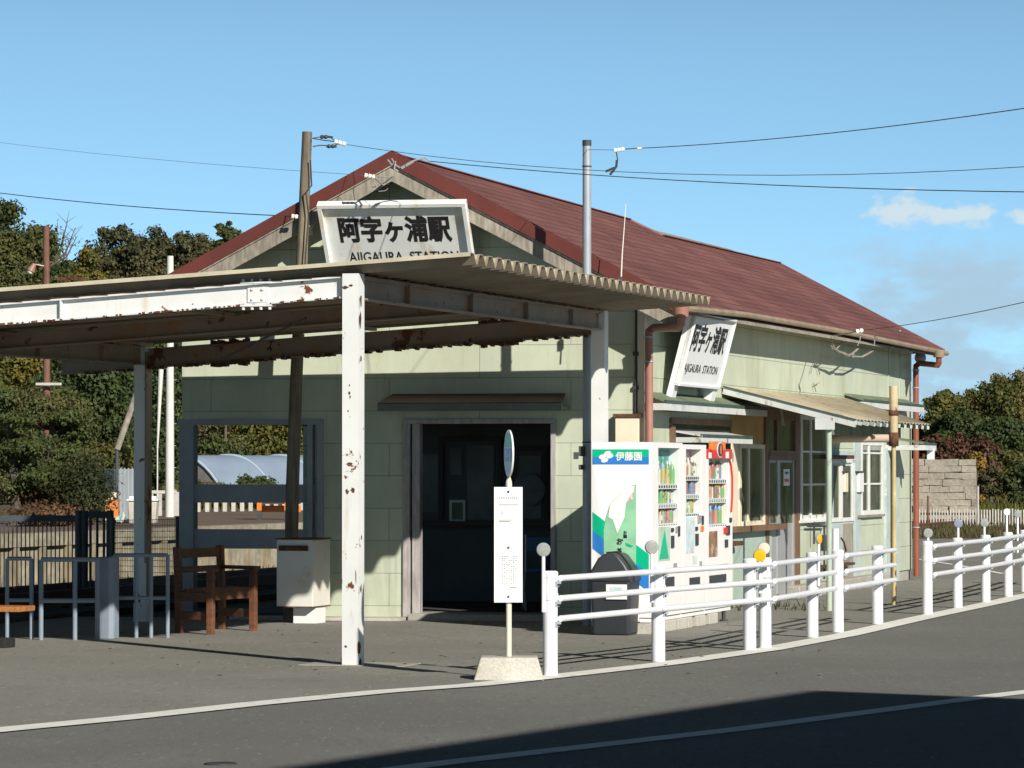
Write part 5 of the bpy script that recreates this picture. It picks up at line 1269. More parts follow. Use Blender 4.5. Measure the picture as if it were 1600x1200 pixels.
mb = MB(); lc = at(50, 420, 75.6); mb.cyl(at(54, 412, 75.6), at(48, 423, 75.6), .04, .085, 12); mb.build('lamp_shade', M['copper'], t, smooth=True); MB().ball(at(47.5, 424, 75.6), .06, 10).build('bulb', M['porcelain'], t, smooth=True)
mb = MB(); mb.beam(at(56, 600, 75.8), at(96, 600, 75.8), .05, .05); mb.build('cross_arm', M['picket'], t)
t, p = bg('storage_locker', 'blue grey steel sheet locker behind the round clipped bush', 'locker', 185, 800, 68)
mb = MB(); c = at(185, 800, 68); x0, x1 = at(158, 735, 68), at(208, 735, 68); zt = at(180, 731, 68).z
mb.prism([V((x0.x, 68, PZ - .02)), V((at(185, 735, 68).x, 67.4, PZ - .02)), V((x1.x, 68.2, PZ - .02)), V((x1.x - .1, 69.5, PZ - .02)), V((x0.x, 69.5, PZ - .02))], Z * (zt - PZ)); mb.build('locker_body', M['sheet_grey'], t, bevel=.01)
mb = MB()
for i in range(5): x = V((at(185, 735, 68).x, 67.4, 0)).lerp(V((x1.x, 68.2, 0)), (i + .5) / 5); mb.cyl(V((x.x, x.y - .005, PZ)), V((x.x, x.y - .005, zt)), .012, seg=6)
mb.build('sheet_rib', M['sheet_grey'], t)
t, p = bg('tool_crate', 'orange plastic crate holding tools beside the pale bin', 'crate', 174, 805, 64)
mb = MB(); a_, b_ = at(164, 796, 64), at(184, 781, 64)
mb.box(V((a_.x, 64, PZ)), V((b_.x, 64.3, b_.z))); mb.build('crate_body', M['tarp_orange'], t, bevel=.01)
mb = MB(); mb.cyl(at(174, 785, 64.1), at(176, 766, 64.1), .025, seg=8); mb.cyl(at(169, 785, 64.1), at(168, 770, 64.1), .02, seg=8); mb.ball(at(179, 774, 64.1), .05, 8); mb.build('tool_handle', M['cream'], t)
t, p = bg('crumpled_sheet', 'crumpled pale plastic sheet on the ground below the orange crate', 'plastic sheet', 180, 808, 61)
rr = random.Random(5); mb = MB(); n = 9; g = [[V((at(163 + 30 * i / n, 800, 61).x, 61 + j * .12, PZ + rr.uniform(.0, .16) * (1 - abs(j - 2) / 3.0) + .02 + (.12 if (i == 8 and j == 2) else 0))) for j in range(6)] for i in range(n + 1)]
for i in range(n):
    for j in range(5): mb.poly([g[i][j], g[i + 1][j], g[i + 1][j + 1], g[i][j + 1]])
mb.build('sheet', mat('pale_green_plastic', (.45, .55, .52), .4, (6, .2)), t)
t, p = bg('lidded_bin', 'pale lidded plastic bin behind the left canopy column', 'bin', 222, 817, 62)
mb = MB(); x0, x1 = at(199, 800, 62).x, at(245, 800, 62).x; zt = at(220, 783, 62).z
mb.add([V((x, y, z)) for z, k in ((PZ - .01, .9), (zt, 1)) for x, y in (((x0 + x1) / 2 + (x0 - x1) / 2 * k, 62), ((x0 + x1) / 2 + (x1 - x0) / 2 * k, 62), ((x0 + x1) / 2 + (x1 - x0) / 2 * k, 62.45), ((x0 + x1) / 2 + (x0 - x1) / 2 * k, 62.45))], [(0, 1, 5, 4), (1, 2, 6, 5), (2, 3, 7, 6), (3, 0, 4, 7), (4, 5, 6, 7), (0, 3, 2, 1)])
mb.build('bin_body', M['concrete_pale'], t, bevel=.02)
mb = MB(); mb.box(V((x0 - .02, 61.97, zt)), V((x1 + .02, 62.48, zt + .03))); mb.box(V((x0 + .02, 62.0, zt + .03)), V((x1 - .02, 62.45, zt + .08))); mb.build('bin_lid', M['white'], t, bevel=.015)

# ================================================================== RIGHT BACKGROUND OBJECTS
gv = [V((RL0.x + 7, FAR - .5, .01)), V((40, FAR - .5, .01)), V((40, 104, .03)), V((60, 170, 1.6)), V((RL0.x, 170, 1.2)), V((RL0.x + 7, 104, .03))]
structure(MB().poly([gv[0], gv[1], gv[2], gv[5]]).poly([gv[5], gv[2], gv[3], gv[4]]).build('grass_verge_ground', M['soil']))
yw = 107.0
x0, x1 = at(1400, 740, yw), at(1526, 740, yw); zt = at(1470, 720, yw).z
t = thing('block_wall', 'rough wall of stacked grey concrete blocks behind the picket fence', 'wall', (x0.x, yw, 0))
rr = random.Random(11); mb = MB(); rows = 10; rh = (zt + .05) / rows; bl = .50
for r in range(rows):
    x = x0.x - rr.uniform(0, .3)
    while x < x1.x - .06:
        w = min(bl * rr.uniform(.8, 1.15), x1.x - x); o = rr.uniform(-.03, .03); dz = rr.uniform(-.008, .008)
        mb.obox(V((x + w / 2, yw + o + .2, r * rh + rh / 2 + dz)), V((w / 2 - .002, rr.uniform(-.03, .03), rr.uniform(-.010, .010))), V((0, .2, 0)), V((0, 0, rh / 2 - rr.choice((.001, .001, .004, .012))))); x += w
mb.build('blockwork', M['block'], t)
mb = MB(); mb.box(V((x0.x - .2, yw + .45, 0)), V((x1.x - .05, yw + .7, zt - .05))); mb.build('backfill', M['interior_dark'], t)
t = thing('picket_fence', 'low white picket fence across the far side of the lot', 'fence', (at(1440, 826, 103).x, 103, 0))
mb = MB(); rr = random.Random(2)
for i in range(62):
    px = 1428 + i * 4.4; a = flat(at(px, 826, 103), 0); h = .50 + rr.uniform(-.03, .03); w_ = rr.uniform(.012, .02); mb.box(a + V((-w_, -.02, -.02)), a + V((w_, .02, h)))
mb.build('pickets', M['picket'], t); t.children[-1]['kind'] = 'stuff'
a, b = flat(at(1428, 826, 103.05), .14), flat(at(1700, 826, 103.05), .14); mb = MB()
mb.beam(a, b, .03, .05); mb.beam(a + Z * .24, b + Z * .24, .03, .05); mb.build('fence_rail', M['old_wood'], t)
for x, y0, y1, d, lab in ((1450, 775, 830, 100, 'thin brown rod beside the far picket fence near the downpipe'), (1528, 760, 830, 101, 'thin white stake beside the end of the block wall')):
    t = thing('stake', lab, 'stake', tuple(flat(at(x, y1, d), 0))); mb = MB(); mb.cyl(flat(at(x, y1, d), -.02), at(x, y0, d), .028, seg=8); mb.build('rod', M['picket'] if x > 1500 else M['redpole'], t)

# ================================================================== VEGETATION
def leaf_arrays(clumps, size, rng, flat_=.75, shell=.45):
    Ps = []
    for (c, r, n) in clumps:
        d = rng.normal(size=(n, 3)); d /= np.linalg.norm(d, axis=1)[:, None]
        rad = r * (shell + (1 - shell) * rng.random(n)) ** .6
        jit = 1 + .34 * rng.normal(size=n)
        p = np.array(c) + d * (rad * jit)[:, None] * np.array([1, 1, flat_])
        nn = d + rng.normal(size=(n, 3)) * .7 + np.array([0, 0, .35]); nn /= np.linalg.norm(nn, axis=1)[:, None]
        Ps.append((p, nn))
    p = np.concatenate([x[0] for x in Ps]); nn = np.concatenate([x[1] for x in Ps]); n = len(p)
    u = np.cross(nn, rng.normal(size=(n, 3))); u /= np.linalg.norm(u, axis=1)[:, None]; w = np.cross(nn, u)
    sz = size * (.6 + .8 * rng.random(n))[:, None]
    q = np.stack([p - u * sz * .5, p + w * sz * .28, p + u * sz * .5, p - w * sz * .28], axis=1)
    return q.reshape(-1, 3)
def mesh_from_quads(name, v, m):
    n = len(v) // 4; me = bpy.data.meshes.new(name); me.vertices.add(len(v)); me.vertices.foreach_set('co', v.astype(np.float32).ravel())
    me.loops.add(4 * n); me.loops.foreach_set('vertex_index', np.arange(4 * n, dtype=np.int32)); me.polygons.add(n)
    me.polygons.foreach_set('loop_start', np.arange(0, 4 * n, 4, dtype=np.int32)); me.polygons.foreach_set('loop_total', np.full(n, 4, dtype=np.int32)); me.update(); me.validate(); me.materials.append(m)
    return me
def crown_obj(name, v, m, parent):
    o = bpy.data.objects.new(name, mesh_from_quads(name, v, m)); COL.objects.link(o); o.parent = parent; return o
def tree(label, px, top, half, d, m, zb=0.0, seed=0, leaf=.24, n=9000, name='tree', cat='tree', low=.12, pine=False, group=None, nc=55):
    rng = np.random.default_rng(seed + 100); c = at(px, 700, d); H = at(px, top, d).z - zb; R = half / 6000 * d
    t = thing(name, label, cat, (c.x, c.y, zb), group=group); cl = []
    for i in range(nc):
        f = rng.random(); z = H * (low + (1 - low) * f ** .8)
        prof = math.sqrt(max(.05, 1 - ((f - .38) / .68) ** 2)) if not pine else (1.1 - f) * .9
        a = rng.random() * 6.28; rr_ = R * prof * math.sqrt(rng.random()) * .9
        r = R * rng.uniform(.24, .46) * (.7 + .3 * prof) if not pine else R * rng.uniform(.2, .34)
        lim = H * (1 - .16 * rng.random() - .12 * (rr_ / R) ** 2); cl.append(((math.cos(a) * rr_, math.sin(a) * rr_ * .8, min(z, lim - r * .6)), r, int(n / nc * (r / (R * .32)) ** 2)))
    for i in range(18):
        a = rng.random() * 6.28; q = R * rng.random() * .85; cl.append(((math.cos(a) * q, math.sin(a) * q * .8, H * (1 - .10 * rng.random() - .14 * (q / R) ** 2)), R * rng.uniform(.08, .24), int(n * .006)))
    crown_obj('crown', leaf_arrays(cl, leaf, rng), m, t)
    mb = MB(); w = max(.07, R * .07); T = ROOTM[t.name].translation
    mb.tube([T + V((0, 0, -.1)), T + V((.1 * w, 0, H * .3)), T + V((0, .1, H * .75))], [w, w * .8, w * .3], 8)
    for (cc, r, k) in cl[:14]:
        zz = max(H * .15, cc[2] * .6); mb.tube([T + V((0, 0, zz)), T + (V((0, 0, zz)) + V(cc)) / 2 + Z * .1 * H * .2, T + V(cc)], [w * .4, w * .25, w * .08], 5)
    mb.build('trunk', M['bark'], t, smooth=True)
    return t
LT = [ # px, top, half, d, mat, zb, label, pine
 (0, 322, 62, 150, 'leaf_olive', 'broad olive tree at the far left edge above the canopy'),
 (58, 352, 34, 158, 'needle', 'dark pine poking up just left of the reddish lamp pole'),
 (-60, 345, 60, 155, 'leaf_olive', 'olive tree outside the left photo edge'),
 (108, 408, 36, 160, 'leaf_dark', 'low dark tree in the dip right of the lamp pole'),
 (136, 392, 26, 150, 'leaf_yellow', 'yellow green tree right of the dip in the treeline'),
 (185, 358, 48, 165, 'leaf_brown', 'first brownish autumn tree of the left treeline'),
 (240, 362, 42, 170, 'leaf_brown', 'middle brownish autumn tree of the left treeline'),
 (292, 364, 44, 166, 'leaf_brown', 'brownish autumn tree beside the red roof edge'),
 (352, 340, 30, 160, 'needle', 'small pine rising next to the left roof slope'),
 (40, 440, 60, 120, 'leaf_yellow', 'yellowish tree behind the clipped pines'),
 (135, 520, 62, 104, 'leaf_dark', 'big glossy dark tree left of the leaning stay pole'),
 (215, 500, 60, 110, 'leaf_dark', 'big glossy dark tree behind the leaning stay pole'),
 (258, 575, 30, 112, 'leaf_dark', 'dark evergreen tree behind the pale concrete pole'),
 (70, 600, 60, 96, 'leaf_olive', 'mixed olive shrub behind the lamp pole base'),
 (335, 590, 60, 175, 'leaf_yellow', 'sunlit hedge tree left of the gateway view'),
 (410, 580, 60, 178, 'leaf_olive', 'sunlit hedge tree in the middle of the gateway view'),
 (490, 590, 60, 176, 'leaf_yellow', 'sunlit hedge tree behind the wooden pole'),
]
for i, (px, top, half, d, m, lab) in enumerate(LT):
    half = half * (1.75 if d > 140 and m != 'needle' else 1.15)
    tree(lab, px, top, half, d, M[m], PZ - .1, i, n=44000 if half > 60 else 30000, leaf=.17 if d > 140 else .135, pine=(m == 'needle' and px < 200), group='trees of the left treeline', name='pine_tree' if m == 'needle' else 'tree', low=.05)
def wood(label, prof, d0, d1, m, zb, n, seed, leaf):
    rng = np.random.default_rng(seed); cl = []
    for i in range(n):
        f = rng.random() * (len(prof) - 1); k = int(f); px = prof[k][0] + (prof[k + 1][0] - prof[k][0]) * (f - k); top = prof[k][1] + (prof[k + 1][1] - prof[k][1]) * (f - k)
        d = rng.uniform(d0, d1); p = at(px, top, d); r = rng.uniform(.5, 1.1); cl.append(((p.x, p.y, zb + (p.z - zb - r * .6) * rng.random() ** .6), r, 330))
    o = bpy.data.objects.new('distant_wood', mesh_from_quads('distant_wood', leaf_arrays(cl, leaf, rng), M[m])); COL.objects.link(o); tag(o, label, 'woodland', kind='stuff')
wood('dense olive woodland filling in behind the left treeline', ((-300, 370), (20, 372), (100, 415), (160, 400), (230, 385), (380, 400), (560, 420), (700, 480)), 174, 186, 'leaf_olive', PZ, 420, 71, .30)
wood('dark woodland low behind the trees at the right edge', ((1380, 690), (1450, 680), (1540, 660), (1700, 640), (1900, 640)), 158, 168, 'leaf_dark', .8, 150, 72, .26)
# bare twigs
t, p = bg('bare_tree', 'leafless grey tree sticking up right of the lamp pole', 'tree', 95, 800, 155)
rr = random.Random(4); mb = MB(); b0_ = at(70, 420, 155)
mb.tube([p, at(66, 470, 155), b0_], [.14, .1, .07], 6)
for (x, y) in ((118, 355), (105, 345), (90, 347), (112, 372), (100, 360), (121, 368)):
    mid_ = at((70 + x) / 2 + 8, (420 + y) / 2 + 8, 155); e = at(x, y, 155); mb.tube([b0_, mid_, e], [.06, .04, .012], 5)
    for k in range(5): f = rr.uniform(.3, 1); q_ = mid_.lerp(e, f); mb.tube([q_, q_ + V((rr.uniform(-.5, .5), rr.uniform(-.3, .3), rr.uniform(.1, .6)))], [.018, .006], 4)
mb.build('branches', M['bark'], t)
RT = [
 (1592, 583, 62, 150, 'leaf_mix', 'tallest autumn tree at the right photo edge'),
 (1660, 590, 60, 152, 'leaf_dark', 'dark tree outside the right photo edge'),
 (1520, 612, 40, 156, 'leaf_mix', 'olive tree left of the tallest right hand tree'),
 (1478, 612, 30, 148, 'leaf_yellow', 'yellow green tree right of the far downpipe'),
 (1448, 655, 30, 150, 'leaf_dark', 'dark low tree directly behind the far downpipe'),
 (1565, 655, 42, 138, 'leaf_dark', 'dark evergreen under the tallest right hand tree'),
 (1500, 640, 34, 146, 'leaf_dark', 'dark evergreen behind the russet shrubs'),
]
for i, (px, top, half, d, m, lab) in enumerate(RT):
    tree(lab, px, top, half * 1.25, d, M[m], .6, 40 + i, n=32000, leaf=.145, group='trees beyond the lot on the right', low=.05)
tr_src = [o for o in scene.objects if o.parent is None and o.get('group') == 'trees beyond the lot on the right']
for i, (x, y) in enumerate(((17, 78), (21, 84), (25, 90), (29, 96), (34, 101), (39, 106), (44, 112))):
    c_t = copy_tree(tr_src[i % 4]); c_t.location = (x, y, 0); c_t.scale = (1.15, 1.15, 1.0); c_t['label'] = 'roadside autumn tree standing out of view beyond the right photo edge'
def shrub(label, px, top, half, d, m, zb, seed, n=4000, leaf=.13, name='shrub'):
    return tree(label, px, top, half, d, M[m], zb, seed, leaf, n, name, 'shrub', .08, nc=16)
shrub('russet shrub behind the left half of the block wall', 1460, 680, 34, 118, 'leaf_red', .2, 60)
shrub('russet shrub above the middle of the block wall', 1500, 678, 34, 119, 'leaf_red', .2, 61)
shrub('russet shrub behind the right end of the block wall', 1535, 684, 30, 120, 'leaf_red', .2, 62)
shrub('small golden leaved shrub beside the block wall end', 1524, 706, 17, 112, 'leaf_gold', .4, 63, 1500)
shrub('large olive shrub at the right edge behind the picket fence', 1575, 706, 46, 122, 'leaf_mix', .5, 64, 7000)
shrub('dark shrub low at the right photo edge', 1600, 726, 32, 116, 'leaf_dark', .3, 65, 4000)
shrub('dull olive shrub between the block wall and the right edge', 1548, 728, 22, 116, 'leaf_brown', .3, 66, 2500)
# clipped garden pines, as pads
def pads(label, lst, d, trunk, zb, seed, mats=('needle',), name='clipped_pine'):
    rng = np.random.default_rng(seed); b = flat(at(trunk[0][0], 800, d), zb); t = thing(name, label, 'clipped pine', tuple(b)); groups = {}
    for (x, y, hw, hh, mi) in lst:
        c = at(x, y, d + rng.uniform(-.35, .35)) - b; r = hw / 6000 * d; fl = hh / hw * .78
        groups.setdefault(mi, []).append(leaf_arrays([((c.x, c.y, c.z), r, int(2300 * (hw / 35) ** 2))], .060, rng, fl, .25))
    for mi, gl in groups.items(): crown_obj('foliage', np.concatenate(gl), M[mi], t)
    mb = MB(); pts = [at(x, y, d) for x, y in trunk]; pts[0] = flat(pts[0], zb - .05); mb.tube(pts, [.09] + [.07] * (len(pts) - 2) + [.03], 8)
    for (x, y, hw, hh, mi) in lst[::2]:
        q = min(pts, key=lambda p_: abs(p_.z - at(x, y + 25, d).z)); mb.tube([q, at(x, y + 3, d)], [.03, .015], 6)
    mb.build('trunk', M['bark'], t, smooth=True)
pads('layered clipped garden pine beside the lamp pole', [(72, 632, 44, 17, 'needle'), (46, 645, 34, 15, 'needle'), (105, 652, 32, 14, 'needle'), (84, 662, 34, 14, 'needle_brown'), (130, 672, 26, 12, 'needle'), (118, 680, 30, 12, 'needle'), (62, 690, 30, 13, 'needle'), (108, 708, 34, 14, 'needle'), (134, 714, 24, 11, 'needle'), (76, 728, 30, 15, 'needle')], 62.5, ((66, 800), (70, 740), (84, 690), (78, 640)), PZ, 21)
pads('bushy clipped garden pine at the left photo edge', [(8, 622, 34, 18, 'needle'), (-20, 650, 40, 18, 'needle'), (22, 655, 30, 14, 'needle'), (10, 685, 34, 14, 'needle'), (40, 700, 34, 14, 'needle'), (-12, 715, 36, 15, 'needle'), (28, 728, 34, 14, 'needle'), (60, 745, 32, 16, 'needle'), (90, 755, 26, 20, 'needle'), (15, 762, 34, 15, 'needle'), (50, 772, 30, 14, 'needle_brown'), (75, 785, 30, 14, 'needle_brown')], 60.5, ((22, 805), (26, 760), (14, 700), (10, 630)), PZ, 22)
def bush(label, px, py, rx, ry, d, m, n, leaf, zb, seed, name='clipped_bush', cat='bush'):
    rng = np.random.default_rng(seed); c = at(px, py, d); t = thing(name, label, cat, (c.x, c.y, zb)); r = rx / 6000 * d
    cl = [((0, 0, c.z - zb), r, n)]
    crown_obj('foliage', leaf_arrays(cl, leaf, rng, ry / rx, .72), M[m], t)
    mb = MB(); T = V((c.x, c.y, zb)); mb.tube([T - Z * .05, T + Z * (c.z - zb)], [.05, .02], 6)
    for k in range(7): mb.tube([T + Z * .1, T + V((math.cos(k) * r * .6, math.sin(k) * r * .6, c.z - zb))], [.025, .008], 5)
    mb.build('stem', M['bark'], t)
bush('large rounded clipped bush left of the grey locker', 132, 768, 37, 42, 60, 'hedge', 9000, .05, PZ, 31)
bush('low brown mound of dry needles under the clipped pines', 76, 806, 52, 15, 58.5, 'needle_brown', 3500, .06, PZ, 32, 'needle_mound')
bush('low leafy green shrub behind the round clipped bush', 172, 722, 34, 22, 72, 'leaf_yellow', 3000, .09, PZ, 33, 'leafy_shrub')
bush('small green shrub in front of the first greenhouse', 384, 754, 10, 9, 100, 'leaf_dark', 700, .10, PZ, 34, 'leafy_shrub')
bush('small green shrub in front of the second greenhouse', 412, 755, 16, 8, 102, 'leaf_dark', 900, .10, PZ, 35, 'leafy_shrub')
bush('flowering low shrub at the foot of the first greenhouse', 325, 760, 26, 6, 104, 'leaf_brown', 900, .10, PZ, 36, 'leafy_shrub')
# grass tufts on the far verge and green strip behind the white fence
rng = np.random.default_rng(9)
def grass(name, label, pts, hgt, w, m):
    n = len(pts); p = np.array(pts); a = rng.random(n) * 6.28; u = np.stack([np.cos(a), np.sin(a), np.zeros(n)], 1) * w; h = hgt * (.5 + rng.random(n))[:, None]
    lean = rng.normal(size=(n, 3)) * .3; lean[:, 2] = 1; tp = p + lean * h
    v = np.stack([p - u, p + u, tp + u * .15, tp - u * .15], 1).reshape(-1, 3)
    o = bpy.data.objects.new(name, mesh_from_quads(name, v, m)); COL.objects.link(o); tag(o, label, 'grass', kind='stuff'); return o
pts = []
for i in range(9000):
    x = rng.uniform(9, 22); y = rng.uniform(87.6, 106); pts.append((x, y, .01))
grass('verge_grass', 'dry brownish grass in front of the far picket fence', pts, .14, .02, M['leaf_brown'])
pts = [(rng.uniform(11.5, 24), rng.uniform(107, 125), .1 + .02 * 0) for i in range(7000)]
grass('slope_grass', 'green grass on the slope behind the picket fence', [(x, y, .03 + (y - 104) * .024) for x, y, z in pts], .3, .03, M['leaf_yellow'])
pts = []
for i in range(5000):
    f = rng.random(); q_ = at(270 + 210 * f, 795, 84 + rng.uniform(0, 3)); pts.append((q_.x, q_.y, PZ - .01))
grass('field_grass', 'green crop strip behind the white platform fence', pts, .38, .03, M['leaf_yellow'])
pts = []
for i in range(500):
    f = rng.random() ** 2; q_ = gnd(1060 + rng.uniform(0, 230), 952 + rng.uniform(-6, 3)) if i < 180 else flat(PE + S * rng.uniform(0, 25) + NS * rng.uniform(.0, .12), 0.02)
    pts.append((q_.x, q_.y, .0))
grass('weeds', 'small weeds along the wall foot and the platform face', pts, .07, .012, M['leaf_brown'])

rg = random.Random(23); lv = []
for i in range(110):
    x, y = rg.uniform(150, 1300), rg.uniform(945, 1060); q_ = gnd(x, y); a = rg.uniform(0, 6.28); r = rg.uniform(.012, .03); ux, uy = math.cos(a) * r, math.sin(a) * r
    lv += [(q_.x - ux, q_.y - uy, .008), (q_.x + uy * .4, q_.y - ux * .4, .016), (q_.x + ux, q_.y + uy, .009), (q_.x - uy * .4, q_.y + ux * .4, .012)]
o = bpy.data.objects.new('fallen_leaves', mesh_from_quads('fallen_leaves', np.array(lv), M['needle_brown'])); COL.objects.link(o); tag(o, 'small dry leaves scattered over the forecourt', 'fallen leaves', kind='stuff')

# ================================================================== NEIGHBOUR BUILDING (out of frame, throws the road shadow)
EL = RAD(27.0); LH = V((-.492, .870, 0)).normalized(); NZ = 7.0
sh = NZ / math.tan(EL)
s1, s2, s3 = gnd(1270, 1078), gnd(430, 1200), gnd(1600, 1091)
d1, d2 = (s2 - s1).normalized(), (s3 - s1).normalized()
nb = flat(s1, 0) - LH * sh
t = thing('neighbour_house', 'plain flat roofed house across the road outside the photo, shading the road', 'house', tuple(nb))
mb = MB(); mb.prism([nb, nb + d1 * 9, nb + d1 * 9 + d2 * 12, nb + d2 * 12], Z * (NZ - .15)); mb.build('wall', mat('beige_render', (.5, .46, .4), .8, (1, .1)), t)
mb = MB(); mb.prism([p_ + Z * (NZ - .15) for p_ in (nb, nb + d1 * 9, nb + d1 * 9 + d2 * 12, nb + d2 * 12)], Z * .15); mb.build('flat_roof', M['concrete'], t)
mb = MB(); nrm_ = -d2
for i in range(3):
    for z in (1.0, 3.9): mb.span(nb, d1, nrm_, Z, (1 + i * 2.7, 2.6 + i * 2.7), (0, .04), (z, z + 1.3))
mb.build('window', M['glass'], t)

# ---- separate meshes that hold several loose pieces of one kind
SPLIT = {'jumper', 'rail_clamp', 'stiffener', 'edge_trim', 'leg', 'purlin_end', 'wall_batten', 'end_closure', 'bolt', 'bracket', 'step_bolt', 'awning_rafter', 'pipe_clip', 'band', 'insulator', 'switch_box', 'roof_clip', 'leg_foot', 'window', 'purlin', 'stiffener', 'white_patch', 'flue_band', 'tool_handle', 'notice_board', 'counter_window_frame'}
def split_loose(o):
    me = o.data; n = len(me.vertices); par = list(range(n))
    def find(a):
        while par[a] != a: par[a] = par[par[a]]; a = par[a]
        return a
    for e in me.edges:
        a, b = find(e.vertices[0]), find(e.vertices[1])
        if a != b: par[a] = b
    gr = {}
    for p in me.polygons: gr.setdefault(find(p.vertices[0]), []).append(p)
    if len(gr) < 2: return
    co = [v.co.copy() for v in me.vertices]; sm = me.polygons[0].use_smooth; first = True
    for ps in gr.values():
        idx = {}; fs = []
        for p in ps: fs.append([idx.setdefault(v, len(idx)) for v in p.vertices])
        nm = bpy.data.meshes.new(o.name.split('.')[0]); nm.from_pydata([co[v] for v in idx], [], fs); nm.update()
        for mt in me.materials: nm.materials.append(mt)
        for p in nm.polygons: p.use_smooth = sm
        if first: keep = nm; first = False
        else:
            c = o.copy(); c.data = nm; COL.objects.link(c)
    o.data = keep
for o in [o for o in scene.objects if o.type == 'MESH' and o.parent is not None and o.name.split('.')[0] in SPLIT and not o.data.uv_layers]: split_loose(o)
for o in scene.objects:
    if o.name.split('.')[0] in ('rust_scale', 'button', 'timetable_print'): o['kind'] = 'stuff'

# ================================================================== SUN, SKY, CAMERA
sun = bpy.data.lights.new('sun', 'SUN'); sun.energy = 4.8; sun.angle = RAD(.53); sun.color = (1.0, .93, .82)
so_ = bpy.data.objects.new('sun', sun); COL.objects.link(so_)
Ld = V((LH.x * math.cos(EL), LH.y * math.cos(EL), -math.sin(EL))); so_.rotation_euler = Ld.to_track_quat('-Z', 'Y').to_euler()
w = bpy.data.worlds.new('World'); scene.world = w; w.use_nodes = True; nt = w.node_tree; L = nt.links
for n in list(nt.nodes): nt.nodes.remove(n)
out = _n(nt, 'ShaderNodeOutputWorld'); bgn = _n(nt, 'ShaderNodeBackground'); sky = _n(nt, 'ShaderNodeTexSky', sky_type='NISHITA'); sky.sun_disc = False
sky.sun_elevation = EL; sky.sun_rotation = math.atan2(-LH.x, -LH.y); sky.altitude = 50; sky.air_density = 1.0; sky.dust_density = .25; sky.ozone_density = 1.6
tc = _n(nt, 'ShaderNodeTexCoord'); sep = _n(nt, 'ShaderNodeSeparateXYZ'); L.new(tc.outputs['Generated'], sep.inputs[0])
def mth(op, a, b=None, clamp=False):
    n = _n(nt, 'ShaderNodeMath', operation=op); n.use_clamp = clamp
    for i, x in enumerate((a, b)):
        if x is None: continue
        if isinstance(x, (int, float)): n.inputs[i].default_value = x
        else: L.new(x, n.inputs[i])
    return n.outputs[0]
z2 = mth('ADD', mth('MULTIPLY', mth('MAXIMUM', sep.outputs[2], 0.0), 2.2), .14)
cmb = _n(nt, 'ShaderNodeCombineXYZ'); L.new(sep.outputs[0], cmb.inputs[0]); L.new(sep.outputs[1], cmb.inputs[1]); L.new(z2, cmb.inputs[2])
nrmz = _n(nt, 'ShaderNodeVectorMath', operation='NORMALIZE'); L.new(cmb.outputs[0], nrmz.inputs[0]); L.new(nrmz.outputs[0], sky.inputs[0])
# low cumulus and a thin veil near the horizon
az = mth('ARCTAN2', sep.outputs[0], sep.outputs[1])
cv = _n(nt, 'ShaderNodeCombineXYZ'); L.new(mth('MULTIPLY', az, 30.0), cv.inputs[0]); L.new(mth('MULTIPLY', sep.outputs[2], 75.0), cv.inputs[1])
cn = _n(nt, 'ShaderNodeTexNoise'); cn.inputs['Scale'].default_value = 1.0; cn.inputs['Detail'].default_value = 7; cn.inputs['Roughness'].default_value = .52; L.new(cv.outputs[0], cn.inputs['Vector'])
def sstep(x, a, b):
    m = _n(nt, 'ShaderNodeMapRange', interpolation_type='SMOOTHSTEP'); m.inputs[1].default_value = a; m.inputs[2].default_value = b; L.new(x, m.inputs[0]); return m.outputs[0]
el = sep.outputs[2]
def ell(a0, e0, ra, re):
    x = mth('DIVIDE', mth('SUBTRACT', az, a0), ra); y = mth('DIVIDE', mth('SUBTRACT', el, e0), re)
    return mth('SUBTRACT', 1.0, mth('SQRT', mth('ADD', mth('MULTIPLY', x, x), mth('MULTIPLY', y, y))))
cv2 = _n(nt, 'ShaderNodeCombineXYZ'); L.new(mth('MULTIPLY', az, 140.0), cv2.inputs[0]); L.new(mth('MULTIPLY', el, 230.0), cv2.inputs[1])
cn2 = _n(nt, 'ShaderNodeTexNoise'); cn2.inputs['Scale'].default_value = 1.0; cn2.inputs['Detail'].default_value = 6; L.new(cv2.outputs[0], cn2.inputs['Vector'])
nz2 = mth('SUBTRACT', cn2.outputs['Fac'], .5)
cum = mth('MAXIMUM', ell(.1015, .0660, .0105, .0062), mth('MAXIMUM', ell(.1165, .0650, .012, .0048), ell(.136, .066, .009, .004)))
cum = mth('MULTIPLY', sstep(mth('ADD', cum, mth('MULTIPLY', nz2, 2.6)), .05, .7), sstep(el, .0615, .0640))
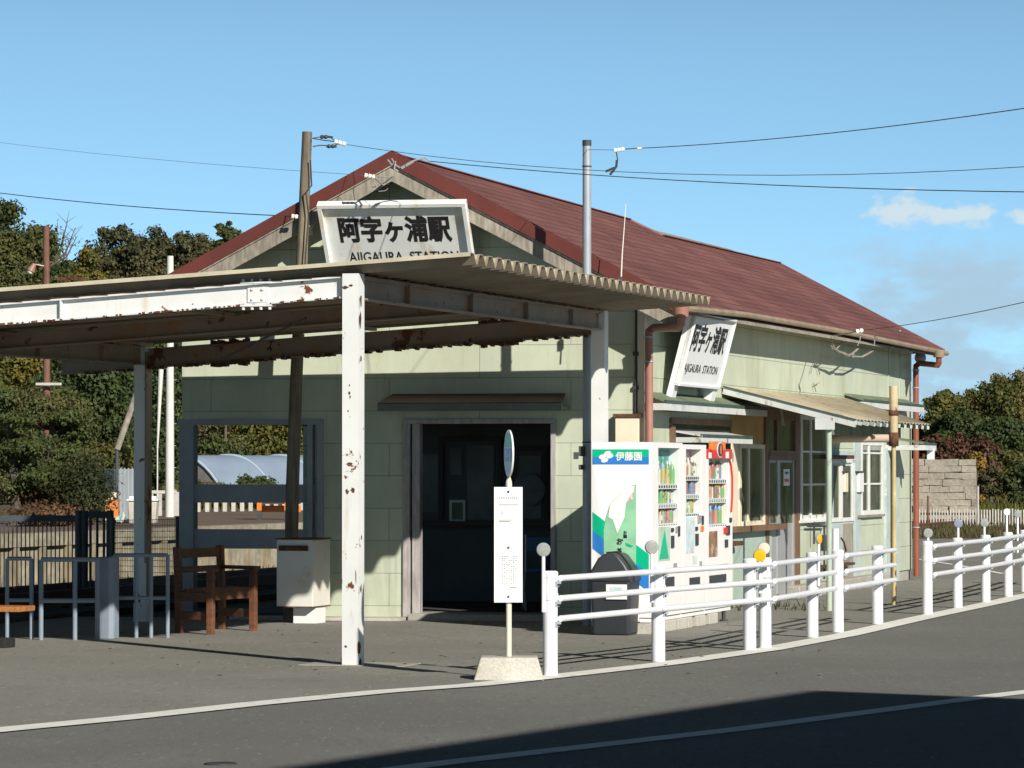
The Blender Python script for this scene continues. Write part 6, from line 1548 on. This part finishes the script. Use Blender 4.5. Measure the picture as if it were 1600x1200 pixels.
veil = mth('MULTIPLY', sstep(mth('ADD', el, mth('MULTIPLY', nz2, .012)), .062, .050), sstep(az, .062, .095))
veil = mth('MULTIPLY', veil, sstep(mth('ADD', cn.outputs['Fac'], mth('MULTIPLY', nz2, .25)), .30, .56))
m0 = _n(nt, 'ShaderNodeMix', data_type='RGBA'); L.new(mth('MULTIPLY', veil, .92), m0.inputs[0]); L.new(sky.outputs[0], m0.inputs[6]); m0.inputs[7].default_value = (2.6, 3.05, 4.05, 1)
mx = _n(nt, 'ShaderNodeMix', data_type='RGBA'); L.new(mth('MULTIPLY', cum, .92), mx.inputs[0]); L.new(m0.outputs[2], mx.inputs[6]); mx.inputs[7].default_value = (4.1, 4.05, 4.7, 1)
gr = _n(nt, 'ShaderNodeMapRange', interpolation_type='SMOOTHSTEP'); L.new(sep.outputs[2], gr.inputs[0]); gr.inputs[1].default_value = .10; gr.inputs[2].default_value = .26; gr.inputs[3].default_value = 1.0; gr.inputs[4].default_value = .13
tn = _n(nt, 'ShaderNodeMix', data_type='RGBA', blend_type='MULTIPLY'); tn.inputs[0].default_value = 1; L.new(mx.outputs[2], tn.inputs[6]); tn.inputs[7].default_value = (.89, 1.075, 1.0, 1)
gv_ = _n(nt, 'ShaderNodeVectorMath', operation='SCALE'); L.new(tn.outputs[2], gv_.inputs[0]); L.new(gr.outputs[0], gv_.inputs['Scale'])
L.new(gv_.outputs[0], bgn.inputs[0]); bgn.inputs[1].default_value = .142; L.new(bgn.outputs[0], out.inputs[0])
cam = bpy.data.cameras.new('camera'); co = bpy.data.objects.new('camera', cam); COL.objects.link(co)
co.location = CAM; co.rotation_euler = (math.pi / 2 + PITCH, 0, 0); cam.sensor_width = 36; cam.lens = 36 * FPX / 1600; cam.clip_start = .5; cam.clip_end = 2000
scene.camera = co
scene.render.resolution_x = 1024; scene.render.resolution_y = 768
scene.view_settings.view_transform = 'Standard'; scene.view_settings.look = 'None'; scene.view_settings.exposure = 0.33; scene.view_settings.gamma = 1
scene.cycles.max_bounces = 6; scene.cycles.transparent_max_bounces = 8
